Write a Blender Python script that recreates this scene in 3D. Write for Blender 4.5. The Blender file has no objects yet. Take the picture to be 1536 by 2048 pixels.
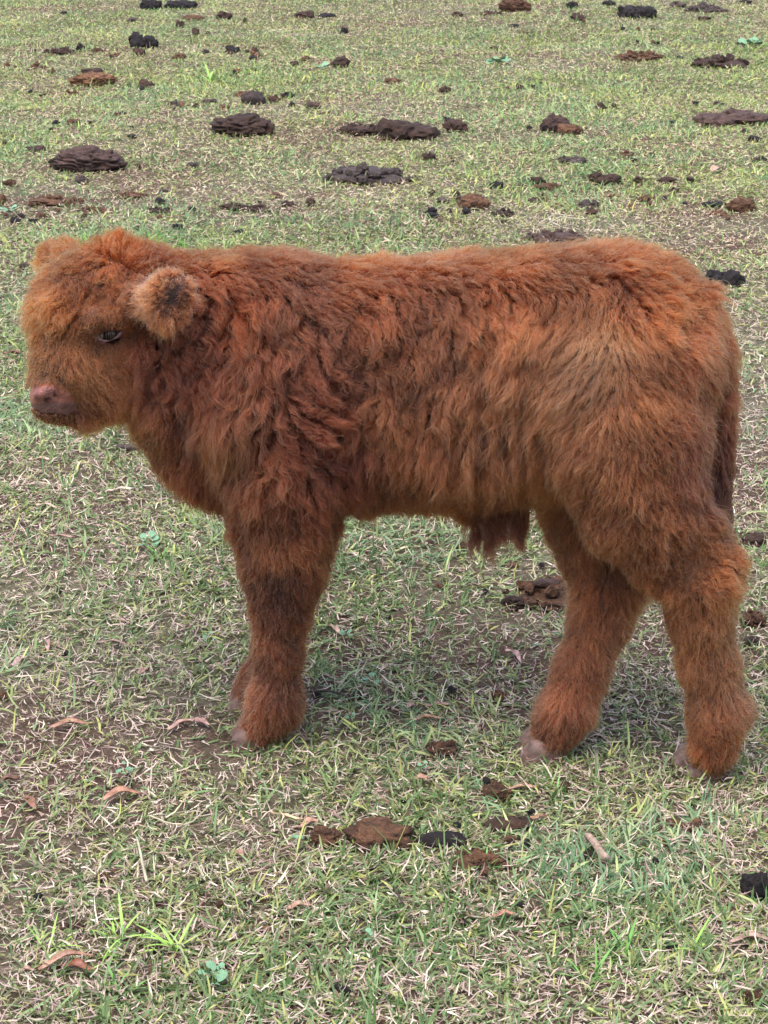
import bpy, math, random, time
import numpy as np
from mathutils import Vector, kdtree

T0 = time.time()
sc = bpy.context.scene
COL = sc.collection
rng = np.random.default_rng(7)
random.seed(7)

# ------------------------------------------------------------------ camera, sky, sun, exposure
W_PX, H_PX, F_PX = 1536.0, 2048.0, 3980.0          # the photograph's pixel frame, focal length in those pixels
PITCH = math.radians(20.0)
CAM = np.array([0.0, -2.452, 1.19])
cam_data = bpy.data.cameras.new('camera')
cam = bpy.data.objects.new('camera', cam_data)
COL.objects.link(cam)
cam.location = CAM
cam.rotation_euler = (math.radians(90) - PITCH, 0, 0)
cam_data.sensor_fit = 'VERTICAL'
cam_data.sensor_height = 36.0
cam_data.sensor_width = 27.0
cam_data.lens = 36.0 * F_PX / H_PX
cam_data.clip_start = 0.05
cam_data.clip_end = 1000
cam_data.dof.use_dof = True
cam_data.dof.focus_distance = 2.55
cam_data.dof.aperture_fstop = 45.0
sc.camera = cam

SUN_EL, SUN_AZ = math.radians(72), math.radians(-150)
world = bpy.data.worlds.new('World')
sc.world = world
world.use_nodes = True
wn = world.node_tree
wn.nodes.clear()
sky = wn.nodes.new('ShaderNodeTexSky')
sky.sky_type = 'NISHITA'
sky.sun_disc = False
sky.sun_elevation = SUN_EL
sky.sun_rotation = SUN_AZ
sky.air_density = 1.0
sky.dust_density = 2.5
sky.ozone_density = 1.0
bg = wn.nodes.new('ShaderNodeBackground')
bg.inputs['Strength'].default_value = 0.15
wo = wn.nodes.new('ShaderNodeOutputWorld')
wn.links.new(sky.outputs[0], bg.inputs[0])
wn.links.new(bg.outputs[0], wo.inputs[0])
sd = bpy.data.lights.new('sun', 'SUN')
sd.energy = 1.5
sd.angle = math.radians(58)
sd.color = (1.0, 0.98, 0.95)
sun = bpy.data.objects.new('sun', sd)
COL.objects.link(sun)
# direction towards the sun: azimuth measured from +Y, clockwise
_s = Vector((math.sin(SUN_AZ) * math.cos(SUN_EL), math.cos(SUN_AZ) * math.cos(SUN_EL), math.sin(SUN_EL)))
sun.rotation_euler = _s.to_track_quat('Z', 'Y').to_euler()
sc.view_settings.view_transform = 'Standard'
sc.view_settings.look = 'None'
sc.view_settings.exposure = 1.42
sc.view_settings.gamma = 1.0
sc.view_settings.use_curve_mapping = False
sc.render.engine = 'CYCLES'
sc.cycles.max_bounces = 10
sc.cycles.diffuse_bounces = 3
sc.cycles.glossy_bounces = 4
sc.cycles.transmission_bounces = 8
sc.cycles.use_denoising = True
sc.cycles.sample_clamp_indirect = 6.0
sc.cycles_curves.shape = 'RIBBONS'
sc.cycles_curves.subdivisions = 2

# ------------------------------------------------------------------ helpers
CP, SP = math.cos(PITCH), math.sin(PITCH)

def ray(u, v):
    a = (np.asarray(u, float) - W_PX / 2) / F_PX
    b = -(np.asarray(v, float) - H_PX / 2) / F_PX
    return np.stack([a, CP + b * SP, -SP + b * CP], -1)

def P(u, v, y):
    """point of the vertical plane Y = y seen at photograph pixel (u, v), and metres per pixel there"""
    d = ray(u, v)
    t = (y - CAM[1]) / d[..., 1]
    return CAM + d * t[..., None] if d.ndim > 1 else CAM + d * t

def depth_of(p):
    q = np.asarray(p) - CAM
    return q[..., 1] * CP - q[..., 2] * SP

def pix(p):
    q = np.asarray(p) - CAM
    dp = q[..., 1] * CP - q[..., 2] * SP
    up = q[..., 1] * SP + q[..., 2] * CP
    return W_PX / 2 + F_PX * q[..., 0] / dp, H_PX / 2 - F_PX * up / dp

_tab = np.random.default_rng(3).random((32, 32, 32)).astype(np.float32)
def vnoise(p):
    """value noise, 0..1, p (..., 3)"""
    p = np.asarray(p, float)
    i = np.floor(p).astype(int); f = p - i
    f = f * f * (3 - 2 * f)
    i0 = i & 31; i1 = (i + 1) & 31
    x0, y0, z0 = i0[..., 0], i0[..., 1], i0[..., 2]
    x1, y1, z1 = i1[..., 0], i1[..., 1], i1[..., 2]
    fx, fy, fz = f[..., 0], f[..., 1], f[..., 2]
    def L(a, b, t): return a + (b - a) * t
    return L(L(L(_tab[x0, y0, z0], _tab[x1, y0, z0], fx), L(_tab[x0, y1, z0], _tab[x1, y1, z0], fx), fy),
             L(L(_tab[x0, y0, z1], _tab[x1, y0, z1], fx), L(_tab[x0, y1, z1], _tab[x1, y1, z1], fx), fy), fz)
def fbm(p, octaves=4, gain=0.5):
    p = np.asarray(p, float); a = 1.0; s = 0; t = 0
    for k in range(octaves):
        s = s + a * (vnoise(p * 2 ** k + 17.3 * k) * 2 - 1); t += a; a *= gain
    return s / t

def xy3(x, y, z=0.0):
    x = np.asarray(x, float)
    return np.stack([x, np.asarray(y, float) + 0 * x, np.full_like(x, z)], -1)

def ground_z(x, y):
    fade = np.clip(1.3 - np.hypot(x, np.asarray(y) - 4) / 14, 0, 1)
    return (0.010 * fbm(xy3(x, y) * 2.2, 3) + 0.006 * fbm(xy3(x, y, 5.5) * 9, 2)) * fade

def on_ground(u, v):
    d = ray(u, v)
    t = -CAM[2] / d[..., 2]
    p = CAM + d * (t[..., None] if d.ndim > 1 else t)
    return p[..., 0], p[..., 1]

def mesh_obj(name, verts, faces, mat=None, parent=None, smooth=True):
    me = bpy.data.meshes.new(name)
    me.from_pydata([tuple(map(float, v)) for v in verts], [], [tuple(int(i) for i in f) for f in faces])
    if smooth:
        me.polygons.foreach_set('use_smooth', np.ones(len(me.polygons), bool))
    me.update()
    if mat: me.materials.append(mat)
    o = bpy.data.objects.new(name, me)
    COL.objects.link(o)
    if parent: o.parent = parent
    return o

def raw_mesh(name, verts, loops, totals, mat=None, smooth=True):
    me = bpy.data.meshes.new(name)
    me.vertices.add(len(verts))
    me.vertices.foreach_set('co', np.ascontiguousarray(verts, np.float32).ravel())
    me.loops.add(len(loops))
    me.loops.foreach_set('vertex_index', np.ascontiguousarray(loops, np.int32))
    me.polygons.add(len(totals))
    st = np.concatenate([[0], np.cumsum(totals)[:-1]]).astype(np.int32)
    me.polygons.foreach_set('loop_start', st)
    me.polygons.foreach_set('use_smooth', np.full(len(totals), smooth))
    me.update(calc_edges=True)
    if mat: me.materials.append(mat)
    return me

def tag(o, label=None, cat=None, group=None, kind=None):
    if label: o['label'] = label
    if cat: o['category'] = cat
    if group: o['group'] = group
    if kind: o['kind'] = kind
    return o

def set_color(me, name, rgba, domain='POINT'):
    a = me.attributes.new(name, 'FLOAT_COLOR', domain)
    a.data.foreach_set('color', np.ascontiguousarray(rgba, np.float32).ravel())

def rgba(c):
    c = np.asarray(c, float)
    return np.concatenate([c, np.ones(c.shape[:-1] + (1,))], -1)

class NT:
    def __init__(s, name):
        s.m = bpy.data.materials.new(name); s.m.use_nodes = True
        s.t = s.m.node_tree; s.t.nodes.clear()
        s.out = s.t.nodes.new('ShaderNodeOutputMaterial')
    def n(s, kind, **kw):
        nd = s.t.nodes.new('ShaderNode' + kind)
        for k, v in kw.items():
            if k in nd.inputs.keys(): nd.inputs[k].default_value = v
            else: setattr(nd, k, v)
        return nd
    def l(s, a, b): s.t.links.new(a, b)
    def ramp(s, fac, stops):
        r = s.n('ValToRGB'); el = r.color_ramp.elements
        while len(el) < len(stops): el.new(0.5)
        for e, (p, c) in zip(el, stops):
            e.position = p; e.color = (*c, 1) if len(c) == 3 else c
        s.l(fac, r.inputs[0]); return r.outputs[0]
    def mix(s, fac, a, b, mode='MIX'):
        m = s.n('Mix', data_type='RGBA', blend_type=mode)
        for val, i in ((fac, 0), (a, 6), (b, 7)):
            if hasattr(val, 'links'): s.l(val, m.inputs[i])
            elif i == 0: m.inputs[0].default_value = val
            else: m.inputs[i].default_value = (*val, 1)
        return m.outputs[2]

# ------------------------------------------------------------------ materials
def mat_grass():
    k = NT('grass_blade')
    at = k.n('Attribute', attribute_name='tint')
    b = k.n('BsdfPrincipled', Roughness=0.5)
    b.inputs['Specular IOR Level'].default_value = 0.35
    k.l(at.outputs['Color'], b.inputs['Base Color'])
    tr = k.n('BsdfTranslucent'); k.l(at.outputs['Color'], tr.inputs['Color'])
    mx = k.n('MixShader'); mx.inputs[0].default_value = 0.3
    k.l(b.outputs[0], mx.inputs[1]); k.l(tr.outputs[0], mx.inputs[2]); k.l(mx.outputs[0], k.out.inputs[0])
    return k.m

def mat_ground():
    k = NT('soil_and_thatch')
    tc = k.n('TexCoord')
    big = k.n('TexNoise', Scale=1.7, Detail=4.0, Roughness=0.6); k.l(tc.outputs['Object'], big.inputs['Vector'])
    fine = k.n('TexNoise', Scale=160.0, Detail=6.0, Roughness=0.7); k.l(tc.outputs['Object'], fine.inputs['Vector'])
    mid = k.n('TexNoise', Scale=28.0, Detail=5.0, Roughness=0.65); k.l(tc.outputs['Object'], mid.inputs['Vector'])
    soil = k.ramp(fine.outputs[0], [(0.3, (0.03, 0.018, 0.012)), (0.52, (0.095, 0.058, 0.042)), (0.72, (0.21, 0.145, 0.112))])
    th = k.ramp(mid.outputs[0], [(0.35, (0.05, 0.05, 0.025)), (0.6, (0.15, 0.125, 0.085))])
    f = k.ramp(big.outputs[0], [(0.42, (0, 0, 0)), (0.6, (1, 1, 1))])
    c = k.mix(f, soil, th)
    # beyond the built blades the sheet itself is grass coloured
    geo = k.n('NewGeometry'); sp = k.n('SeparateXYZ'); k.l(geo.outputs['Position'], sp.inputs[0])
    ln = k.n('VectorMath', operation='LENGTH'); k.l(geo.outputs['Position'], ln.inputs[0])
    mr = k.n('MapRange'); mr.inputs[1].default_value = 13; mr.inputs[2].default_value = 20
    k.l(ln.outputs['Value'], mr.inputs[0])
    far = k.ramp(mid.outputs[0], [(0.3, (0.06, 0.09, 0.025)), (0.7, (0.19, 0.20, 0.09))])
    c = k.mix(mr.outputs[0], c, far)
    b = k.n('BsdfPrincipled', Roughness=0.95); b.inputs['Specular IOR Level'].default_value = 0.1
    k.l(c, b.inputs['Base Color'])
    bp = k.n('Bump', Strength=0.8, Distance=0.006); k.l(fine.outputs[0], bp.inputs['Height']); k.l(bp.outputs[0], b.inputs['Normal'])
    k.l(b.outputs[0], k.out.inputs[0])
    return k.m

def mat_dung():
    k = NT('dry_dung')
    tc = k.n('TexCoord'); oi = k.n('ObjectInfo')
    ad = k.n('VectorMath', operation='ADD'); k.l(tc.outputs['Object'], ad.inputs[0]); k.l(oi.outputs['Location'], ad.inputs[1])
    st = k.n('Mapping'); st.inputs['Scale'].default_value = (0.6, 1.0, 1.6); k.l(ad.outputs[0], st.inputs[0])
    n1 = k.n('TexNoise', Scale=55.0, Detail=4.0, Roughness=0.6, Distortion=0.6); k.l(st.outputs[0], n1.inputs['Vector'])
    n2 = k.n('TexNoise', Scale=330.0, Detail=4.0, Roughness=0.75, Distortion=1.5); k.l(st.outputs[0], n2.inputs['Vector'])
    f1 = k.ramp(n1.outputs[0], [(0.40, (0, 0, 0)), (0.62, (1, 1, 1))])
    dark = k.mix(0.6, oi.outputs['Color'], (0.016, 0.013, 0.014))
    c = k.mix(f1, oi.outputs['Color'], dark)
    f2 = k.ramp(n2.outputs[0], [(0.3, (0.45, 0.45, 0.45)), (0.7, (1.45, 1.4, 1.35))])
    c = k.mix(1.0, c, f2, 'MULTIPLY')
    b = k.n('BsdfPrincipled', Roughness=0.72); b.inputs['Specular IOR Level'].default_value = 0.22
    k.l(c, b.inputs['Base Color'])
    bp = k.n('Bump', Strength=1.0, Distance=0.005); k.l(n2.outputs[0], bp.inputs['Height'])
    bp2 = k.n('Bump', Strength=0.7, Distance=0.006); k.l(n1.outputs[0], bp2.inputs['Height']); k.l(bp.outputs[0], bp2.inputs['Normal'])
    k.l(bp2.outputs[0], b.inputs['Normal']); k.l(b.outputs[0], k.out.inputs[0])
    return k.m

def mat_leaf():
    k = NT('dead_leaf')
    tc = k.n('TexCoord'); oi = k.n('ObjectInfo')
    n1 = k.n('TexNoise', Scale=120.0, Detail=4.0); k.l(tc.outputs['Object'], n1.inputs['Vector'])
    f = k.ramp(n1.outputs[0], [(0.35, (0.55, 0.5, 0.45)), (0.65, (1.15, 1.1, 1.1))])
    c = k.mix(1.0, oi.outputs['Color'], f, 'MULTIPLY')
    b = k.n('BsdfPrincipled', Roughness=0.45); k.l(c, b.inputs['Base Color'])
    tr = k.n('BsdfTranslucent'); k.l(c, tr.inputs['Color'])
    mx = k.n('MixShader'); mx.inputs[0].default_value = 0.15
    k.l(b.outputs[0], mx.inputs[1]); k.l(tr.outputs[0], mx.inputs[2]); k.l(mx.outputs[0], k.out.inputs[0])
    return k.m

def mat_hair(name='calf_hair', rough=0.45):
    k = NT(name)
    at = k.n('Attribute', attribute_name='tint')
    h = k.n('BsdfHairPrincipled')
    h.parametrization = 'COLOR'
    h.model = 'CHIANG'
    h.inputs['Roughness'].default_value = rough
    h.inputs['Radial Roughness'].default_value = 0.6
    h.inputs['Coat'].default_value = 0.0
    h.inputs['IOR'].default_value = 1.45
    h.inputs['Random Roughness'].default_value = 0.2
    k.l(at.outputs['Color'], h.inputs['Color'])
    k.l(h.outputs[0], k.out.inputs[0])
    return k.m

def mat_skin():
    k = NT('calf_skin')
    at = k.n('Attribute', attribute_name='tint')
    tc = k.n('TexCoord')
    n1 = k.n('TexNoise', Scale=90.0, Detail=5.0); k.l(tc.outputs['Object'], n1.inputs['Vector'])
    v = k.n('TexVoronoi', Scale=420.0); k.l(tc.outputs['Object'], v.inputs['Vector'])
    f = k.ramp(n1.outputs[0], [(0.32, (0.55, 0.48, 0.48)), (0.68, (1.2, 1.15, 1.15))])
    c = k.mix(1.0, at.outputs['Color'], f, 'MULTIPLY')
    b = k.n('BsdfPrincipled', Roughness=0.42); k.l(c, b.inputs['Base Color']); b.inputs['Specular IOR Level'].default_value = 0.28
    b.inputs['Subsurface Weight'].default_value = 0.12
    b.inputs['Subsurface Radius'].default_value = (0.006, 0.003, 0.002)
    bp = k.n('Bump', Strength=0.6, Distance=0.0016); k.l(v.outputs[0], bp.inputs['Height']); k.l(bp.outputs[0], b.inputs['Normal'])
    k.l(b.outputs[0], k.out.inputs[0])
    return k.m

def mat_plain(name, col, rough=0.5, spec=0.5, noise=0.0, scale=80.0):
    k = NT(name)
    b = k.n('BsdfPrincipled', Roughness=rough); b.inputs['Specular IOR Level'].default_value = spec
    if noise:
        tc = k.n('TexCoord'); n1 = k.n('TexNoise', Scale=scale, Detail=5.0); k.l(tc.outputs['Object'], n1.inputs['Vector'])
        lo = tuple(c * (1 - noise) for c in col); hi = tuple(min(1, c * (1 + noise)) for c in col)
        k.l(k.ramp(n1.outputs[0], [(0.3, lo), (0.7, hi)]), b.inputs['Base Color'])
        bp = k.n('Bump', Strength=0.4, Distance=0.001); k.l(n1.outputs[0], bp.inputs['Height']); k.l(bp.outputs[0], b.inputs['Normal'])
    else:
        b.inputs['Base Color'].default_value = (*col, 1)
    k.l(b.outputs[0], k.out.inputs[0])
    return k.m

M_GRASS, M_GROUND, M_DUNG, M_LEAF = mat_grass(), mat_ground(), mat_dung(), mat_leaf()
M_HAIR, M_SKIN = mat_hair(), mat_skin()
M_LASH = mat_hair('eyelash_hair', 0.35)
M_HOOF = mat_plain('hoof_horn', (0.14, 0.080, 0.060), 0.5, 0.35, 0.4, 120)
M_EYE = mat_plain('eyeball', (0.012, 0.007, 0.006), 0.14, 0.08)
M_LID = mat_plain('eyelid_skin', (0.19, 0.075, 0.065), 0.5, 0.3, 0.3, 300)
M_RIM = mat_plain('eyelid_edge', (0.27, 0.16, 0.155), 0.3, 0.5)
M_WOOD = mat_plain('dead_wood', (0.30, 0.21, 0.16), 0.8, 0.2, 0.5, 150)
M_WOODD = mat_plain('dark_dead_wood', (0.06, 0.042, 0.036), 0.8, 0.2, 0.5, 150)
M_STRAW = mat_plain('dry_straw', (0.42, 0.36, 0.24), 0.6, 0.3, 0.2, 60)
M_WEED = mat_plain('weed_leaf', (0.16, 0.29, 0.16), 0.5, 0.35, 0.35, 160)
# ------------------------------------------------------------------ ground sheet
def build_ground():
    near_x = np.arange(-3.6, 3.61, 0.06); near_y = np.arange(-2.2, 13.0, 0.07)
    ext = np.array([0.3, 1, 2.5, 5, 10, 20, 40, 80, 160, 300])
    xs = np.concatenate([-3.6 - ext[::-1], near_x, 3.6 + ext])
    ys = np.concatenate([-2.2 - ext[::-1], near_y, 13.0 + ext])
    X, Y = np.meshgrid(xs, ys)
    Z = ground_z(X, Y)
    n, m = X.shape
    V = np.stack([X, Y, Z], -1).reshape(-1, 3)
    i = np.arange((n - 1) * (m - 1)); r, c = i // (m - 1), i % (m - 1)
    q = np.stack([r * m + c, r * m + c + 1, (r + 1) * m + c + 1, (r + 1) * m + c], -1)
    me = raw_mesh('ground', V, q.ravel(), np.full(len(q), 4), M_GROUND)
    o = bpy.data.objects.new('ground', me); COL.objects.link(o)
    tag(o, 'brown soil and dead thatch under the short paddock grass', None, None, 'structure')
build_ground()

# ------------------------------------------------------------------ calf: body as one smooth implicit surface
H_GRID = 0.004
LO = np.array([-0.56, -0.33, -0.01]); HI = np.array([0.56, 0.27, 0.86])
NG = np.ceil((HI - LO) / H_GRID).astype(int) + 1
FIELD = np.full(NG, 0.25, np.float32)
AX = [LO[i] + H_GRID * np.arange(NG[i]) for i in range(3)]

def add_prim(a, b, ra, rb, sy=1.0, k=0.03, sub=False):
    """round cone a-b (metres) with its width along Y scaled by sy, smoothly joined to (or carved from) FIELD"""
    a, b = np.asarray(a, float), np.asarray(b, float)
    R = max(ra, rb) + 0.09
    lo = np.minimum(a, b) - R; hi = np.maximum(a, b) + R
    s = [slice(max(0, int((lo[i] - LO[i]) / H_GRID)), min(NG[i], int((hi[i] - LO[i]) / H_GRID) + 2)) for i in range(3)]
    X = AX[0][s[0]][:, None, None] - a[0]; Y = (AX[1][s[1]][None, :, None] - a[1]) / sy; Z = AX[2][s[2]][None, None, :] - a[2]
    d = b - a; dy = d[1] / sy; L2 = d[0] ** 2 + dy ** 2 + d[2] ** 2
    t = np.clip((X * d[0] + Y * dy + Z * d[2]) / L2, 0, 1) if L2 > 1e-12 else np.zeros(1)
    D = np.sqrt((X - t * d[0]) ** 2 + (Y - t * dy) ** 2 + (Z - t * d[2]) ** 2) - (ra + t * (rb - ra))
    F = FIELD[s[0], s[1], s[2]]
    if sub:
        D = -D
        h = np.clip(0.5 - 0.5 * (F - D) / k, 0, 1)
        FIELD[s[0], s[1], s[2]] = F + (D - F) * h + k * h * (1 - h)
    else:
        h = np.clip(0.5 + 0.5 * (D - F) / k, 0, 1)
        FIELD[s[0], s[1], s[2]] = D + (F - D) * h - k * h * (1 - h)

def mpp(p): return depth_of(p) / F_PX

def chain(pts, sy=1.0, k=0.03, sub=False):
    """pts: (u, v, y, radius in photograph pixels)"""
    q = [(P(u, v, y), r) for u, v, y, r in pts]
    if len(q) == 1: q = q * 2
    for (p0, r0), (p1, r1) in zip(q[:-1], q[1:]):
        add_prim(p0, p1, r0 * mpp(p0), r1 * mpp(p1), sy, k, sub)

# trunk
chain([(470, 752, -0.005, 186), (600, 760, -0.01, 204), (800, 768, -0.02, 206), (1000, 756, -0.035, 209), (1160, 750, -0.05, 216), (1225, 742, -0.06, 200)], sy=0.72, k=0.05)
chain([(700, 842, -0.015, 140), (930, 842, -0.03, 132)], sy=0.9, k=0.06)
chain([(1235, 705, -0.065, 158), (1290, 735, -0.065, 104)], sy=0.95, k=0.05)
# neck, chest, dewlap
chain([(480, 690, -0.005, 158), (330, 662, 0.0, 138)], sy=0.75, k=0.05)
chain([(440, 810, -0.005, 135), (455, 900, -0.01, 90)], sy=0.8, k=0.05)
chain([(330, 745, 0.0, 85), (400, 860, 0.0, 70)], sy=0.75, k=0.04)
# skull, face, muzzle, jaw
chain([(220, 588, 0.0, 90), (172, 615, 0.0, 88)], sy=0.95, k=0.04)
chain([(150, 620, -0.01, 74), (140, 735, -0.04, 62)], sy=1.0, k=0.03)
chain([(135, 740, -0.045, 56), (112, 788, -0.055, 43)], sy=1.05, k=0.02)
chain([(106, 784, -0.055, 44), (100, 796, -0.058, 39)], sy=1.15, k=0.012)
chain([(230, 690, -0.02, 82), (205, 765, -0.03, 58), (135, 815, -0.05, 24)], sy=0.85, k=0.025)
# nostril rim and nostril, mouth line
chain([(76, 790, -0.088, 8), (98, 779, -0.092, 8)], k=0.014)
chain([(84, 802, -0.111, 7), (102, 796, -0.112, 9.5), (111, 785, -0.110, 7.0)], k=0.003, sub=True)
chain([(60, 817, -0.08, 3.2), (95, 826, -0.098, 3.2), (140, 829, -0.095, 3.2), (160, 824, -0.09, 3.0)], k=0.004, sub=True)
chain([(104, 829, -0.06, 7), (158, 832, -0.055, 14)], sy=1.3, k=0.010)
# brow and eye socket
chain([(192, 640, -0.072, 20), (240, 636, -0.072, 20)], k=0.025)
chain([(212, 668, -0.125, 20)], k=0.012, sub=True)
# ears
chain([(262, 595, -0.055, 26), (318, 598, -0.125, 28)], k=0.02)
chain([(342, 586, -0.14, 42), (336, 618, -0.14, 36)], sy=0.5, k=0.015)
chain([(352, 576, -0.168, 22), (340, 610, -0.168, 17)], sy=1.5, k=0.008, sub=True)
chain([(170, 550, 0.07, 24), (118, 522, 0.14, 22), (104, 512, 0.155, 18)], k=0.015)
# near fore leg
chain([(545, 830, -0.075, 120), (575, 960, -0.08, 92), (572, 1060, -0.08, 76), (565, 1140, -0.08, 62), (560, 1215, -0.08, 45)], sy=0.8, k=0.035)
chain([(560, 1215, -0.08, 42), (558, 1300, -0.08, 36), (550, 1390, -0.075, 40), (545, 1420, -0.072, 40)], sy=0.95, k=0.02)
chain([(545, 1418, -0.072, 38), (522, 1452, -0.072, 34)], sy=0.95, k=0.015)
# far fore leg
chain([(545, 850, 0.06, 105), (575, 1000, 0.055, 76), (566, 1130, 0.05, 52), (560, 1200, 0.045, 40)], sy=0.8, k=0.035)
chain([(560, 1200, 0.045, 40), (554, 1290, 0.04, 34), (524, 1362, 0.035, 34), (502, 1388, 0.033, 30)], sy=0.95, k=0.02)
# near hind leg
chain([(1245, 790, -0.125, 150), (1265, 900, -0.145, 128), (1285, 1010, -0.155, 92), (1342, 1085, -0.16, 70), (1395, 1140, -0.165, 62)], sy=0.75, k=0.04)
chain([(1408, 1098, -0.165, 42), (1400, 1160, -0.165, 60), (1402, 1240, -0.165, 49), (1420, 1330, -0.165, 44), (1440, 1420, -0.165, 47)], sy=0.9, k=0.025)
chain([(1436, 1418, -0.165, 48), (1428, 1488, -0.163, 44)], sy=0.95, k=0.02)
# far hind leg
chain([(1235, 800, 0.02, 140), (1200, 960, 0.0, 108), (1212, 1080, -0.03, 78), (1225, 1150, -0.05, 62)], sy=0.75, k=0.04)
chain([(1225, 1150, -0.05, 62), (1200, 1240, -0.07, 48), (1162, 1340, -0.09, 44), (1130, 1420, -0.105, 46)], sy=0.9, k=0.02)
chain([(1130, 1420, -0.105, 46), (1112, 1458, -0.108, 40)], sy=0.95, k=0.015)
# tail and sheath
chain([(1330, 590, -0.065, 46), (1392, 612, -0.07, 32)], sy=0.9, k=0.03)
chain([(1392, 612, -0.07, 30), (1432, 700, -0.072, 23), (1440, 800, -0.072, 20), (1436, 920, -0.072, 16), (1430, 985, -0.072, 10)], sy=0.95, k=0.006)
chain([(955, 985, -0.03, 44), (985, 1018, -0.03, 22)], sy=0.8, k=0.03)
# fetlock and hock points, fold behind the elbow
chain([(570, 1405, -0.072, 26), (580, 1412, -0.070, 13)], k=0.012)
chain([(1436, 1108, -0.165, 30), (1448, 1122, -0.165, 24)], k=0.014)
chain([(1472, 1420, -0.163, 26)], k=0.015)
chain([(688, 790, -0.112, 9), (690, 900, -0.110, 15), (694, 1010, -0.098, 15)], k=0.016, sub=True)
print('field', round(time.time() - T0, 1))

def surface_nets():
    F = FIELD; S = F < 0
    nx, ny, nz = F.shape
    cs = np.zeros((nx - 1, ny - 1, nz - 1), np.uint8)
    for dx in (0, 1):
        for dy in (0, 1):
            for dz in (0, 1):
                cs += S[dx:nx - 1 + dx, dy:ny - 1 + dy, dz:nz - 1 + dz]
    act = (cs > 0) & (cs < 8)
    ci = np.argwhere(act)
    idx = np.full(act.shape, -1, np.int32); idx[act] = np.arange(len(ci))
    acc = np.zeros((len(ci), 3)); cnt = np.zeros(len(ci))
    corners = [np.array(c) for c in np.ndindex(2, 2, 2)]
    for a in corners:
        for ax in range(3):
            if a[ax]: continue
            b = a.copy(); b[ax] = 1
            fa = F[tuple((ci + a).T)]; fb = F[tuple((ci + b).T)]
            m = (fa < 0) != (fb < 0)
            t = fa[m] / (fa[m] - fb[m])
            p = np.repeat(a[None].astype(float), m.sum(), 0); p[:, ax] += t
            acc[m] += p; cnt[m] += 1
    V = LO + H_GRID * (ci + acc / cnt[:, None])
    quads = []
    for ax in range(3):
        o1, o2 = [(1, 2), (2, 0), (0, 1)][ax]
        sl0 = [slice(None)] * 3; sl1 = [slice(None)] * 3
        sl0[ax] = slice(0, -1); sl1[ax] = slice(1, None)
        s0, s1 = S[tuple(sl0)], S[tuple(sl1)]
        e = np.argwhere(s0 != s1)
        e = e[(e[:, o1] > 0) & (e[:, o2] > 0) & (e[:, o1] < F.shape[o1] - 1) & (e[:, o2] < F.shape[o2] - 1)]
        inside = s0[tuple(e.T)]
        def cell(d1, d2):
            c = e.copy(); c[:, o1] -= d1; c[:, o2] -= d2
            return idx[tuple(c.T)]
        q = np.stack([cell(1, 1), cell(0, 1), cell(0, 0), cell(1, 0)], -1)
        q[~inside] = q[~inside][:, ::-1]
        quads.append(q)
    return V, np.concatenate(quads)

def sample(p):
    """trilinear FIELD value"""
    g = np.clip((np.asarray(p) - LO) / H_GRID, 0, NG - 1.001)
    i = g.astype(int); f = g - i
    x, y, z = i[..., 0], i[..., 1], i[..., 2]; fx, fy, fz = f[..., 0], f[..., 1], f[..., 2]
    r = 0
    for dx in (0, 1):
        for dy in (0, 1):
            for dz in (0, 1):
                r = r + FIELD[x + dx, y + dy, z + dz] * (fx if dx else 1 - fx) * (fy if dy else 1 - fy) * (fz if dz else 1 - fz)
    return r
def normal_at(p, e=0.006):
    p = np.asarray(p)
    g = np.stack([sample(p + np.eye(3)[i] * e) - sample(p - np.eye(3)[i] * e) for i in range(3)], -1)
    return g / (np.linalg.norm(g, axis=-1, keepdims=True) + 1e-9)
def hit(u, v, t0=1.9):
    """first body point met by the sight line of photograph pixel (u, v)"""
    d = ray(u, v); d = d / np.linalg.norm(d); t = t0
    for _ in range(200):
        s = float(sample(CAM + d * t))
        if s < 0.0004: break
        t += max(0.0005, 0.6 * min(s, 0.05))
    return CAM + d * t

BV, BQ = surface_nets()
# light relaxation takes the grid pattern out of the surface
def relax(V, Q, n, f=0.5):
    E = np.concatenate([Q[:, [0, 1]], Q[:, [1, 2]], Q[:, [2, 3]], Q[:, [3, 0]]])
    E = np.concatenate([E, E[:, ::-1]])
    deg = np.bincount(E[:, 0], minlength=len(V))[:, None]
    for _ in range(n):
        s = np.stack([np.bincount(E[:, 0], V[E[:, 1], i], minlength=len(V)) for i in range(3)], -1)
        V = V + f * (s / np.maximum(deg, 1) - V)
    return V
BV = relax(BV, BQ, 2)
BN = normal_at(BV)
print('body', len(BV), round(time.time() - T0, 1))

def in_poly(u, v, poly):
    c = np.zeros(np.shape(u), bool); n = len(poly)
    for i in range(n):
        x0, y0 = poly[i]; x1, y1 = poly[(i + 1) % n]
        if y0 == y1: continue
        m = ((y0 > v) != (y1 > v)) & (u < (x1 - x0) * (v - y0) / (y1 - y0) + x0)
        c ^= m
    return c
NOSE = [(40, 757), (62, 757), (100, 765), (133, 773), (147, 797), (158, 820), (135, 829), (83, 826), (40, 800)]
EYE_BARE = [(190, 684), (194, 668), (206, 653), (222, 648), (243, 654), (248, 668), (236, 681), (214, 687), (200, 690)]

BU, BVv = pix(BV)
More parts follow.
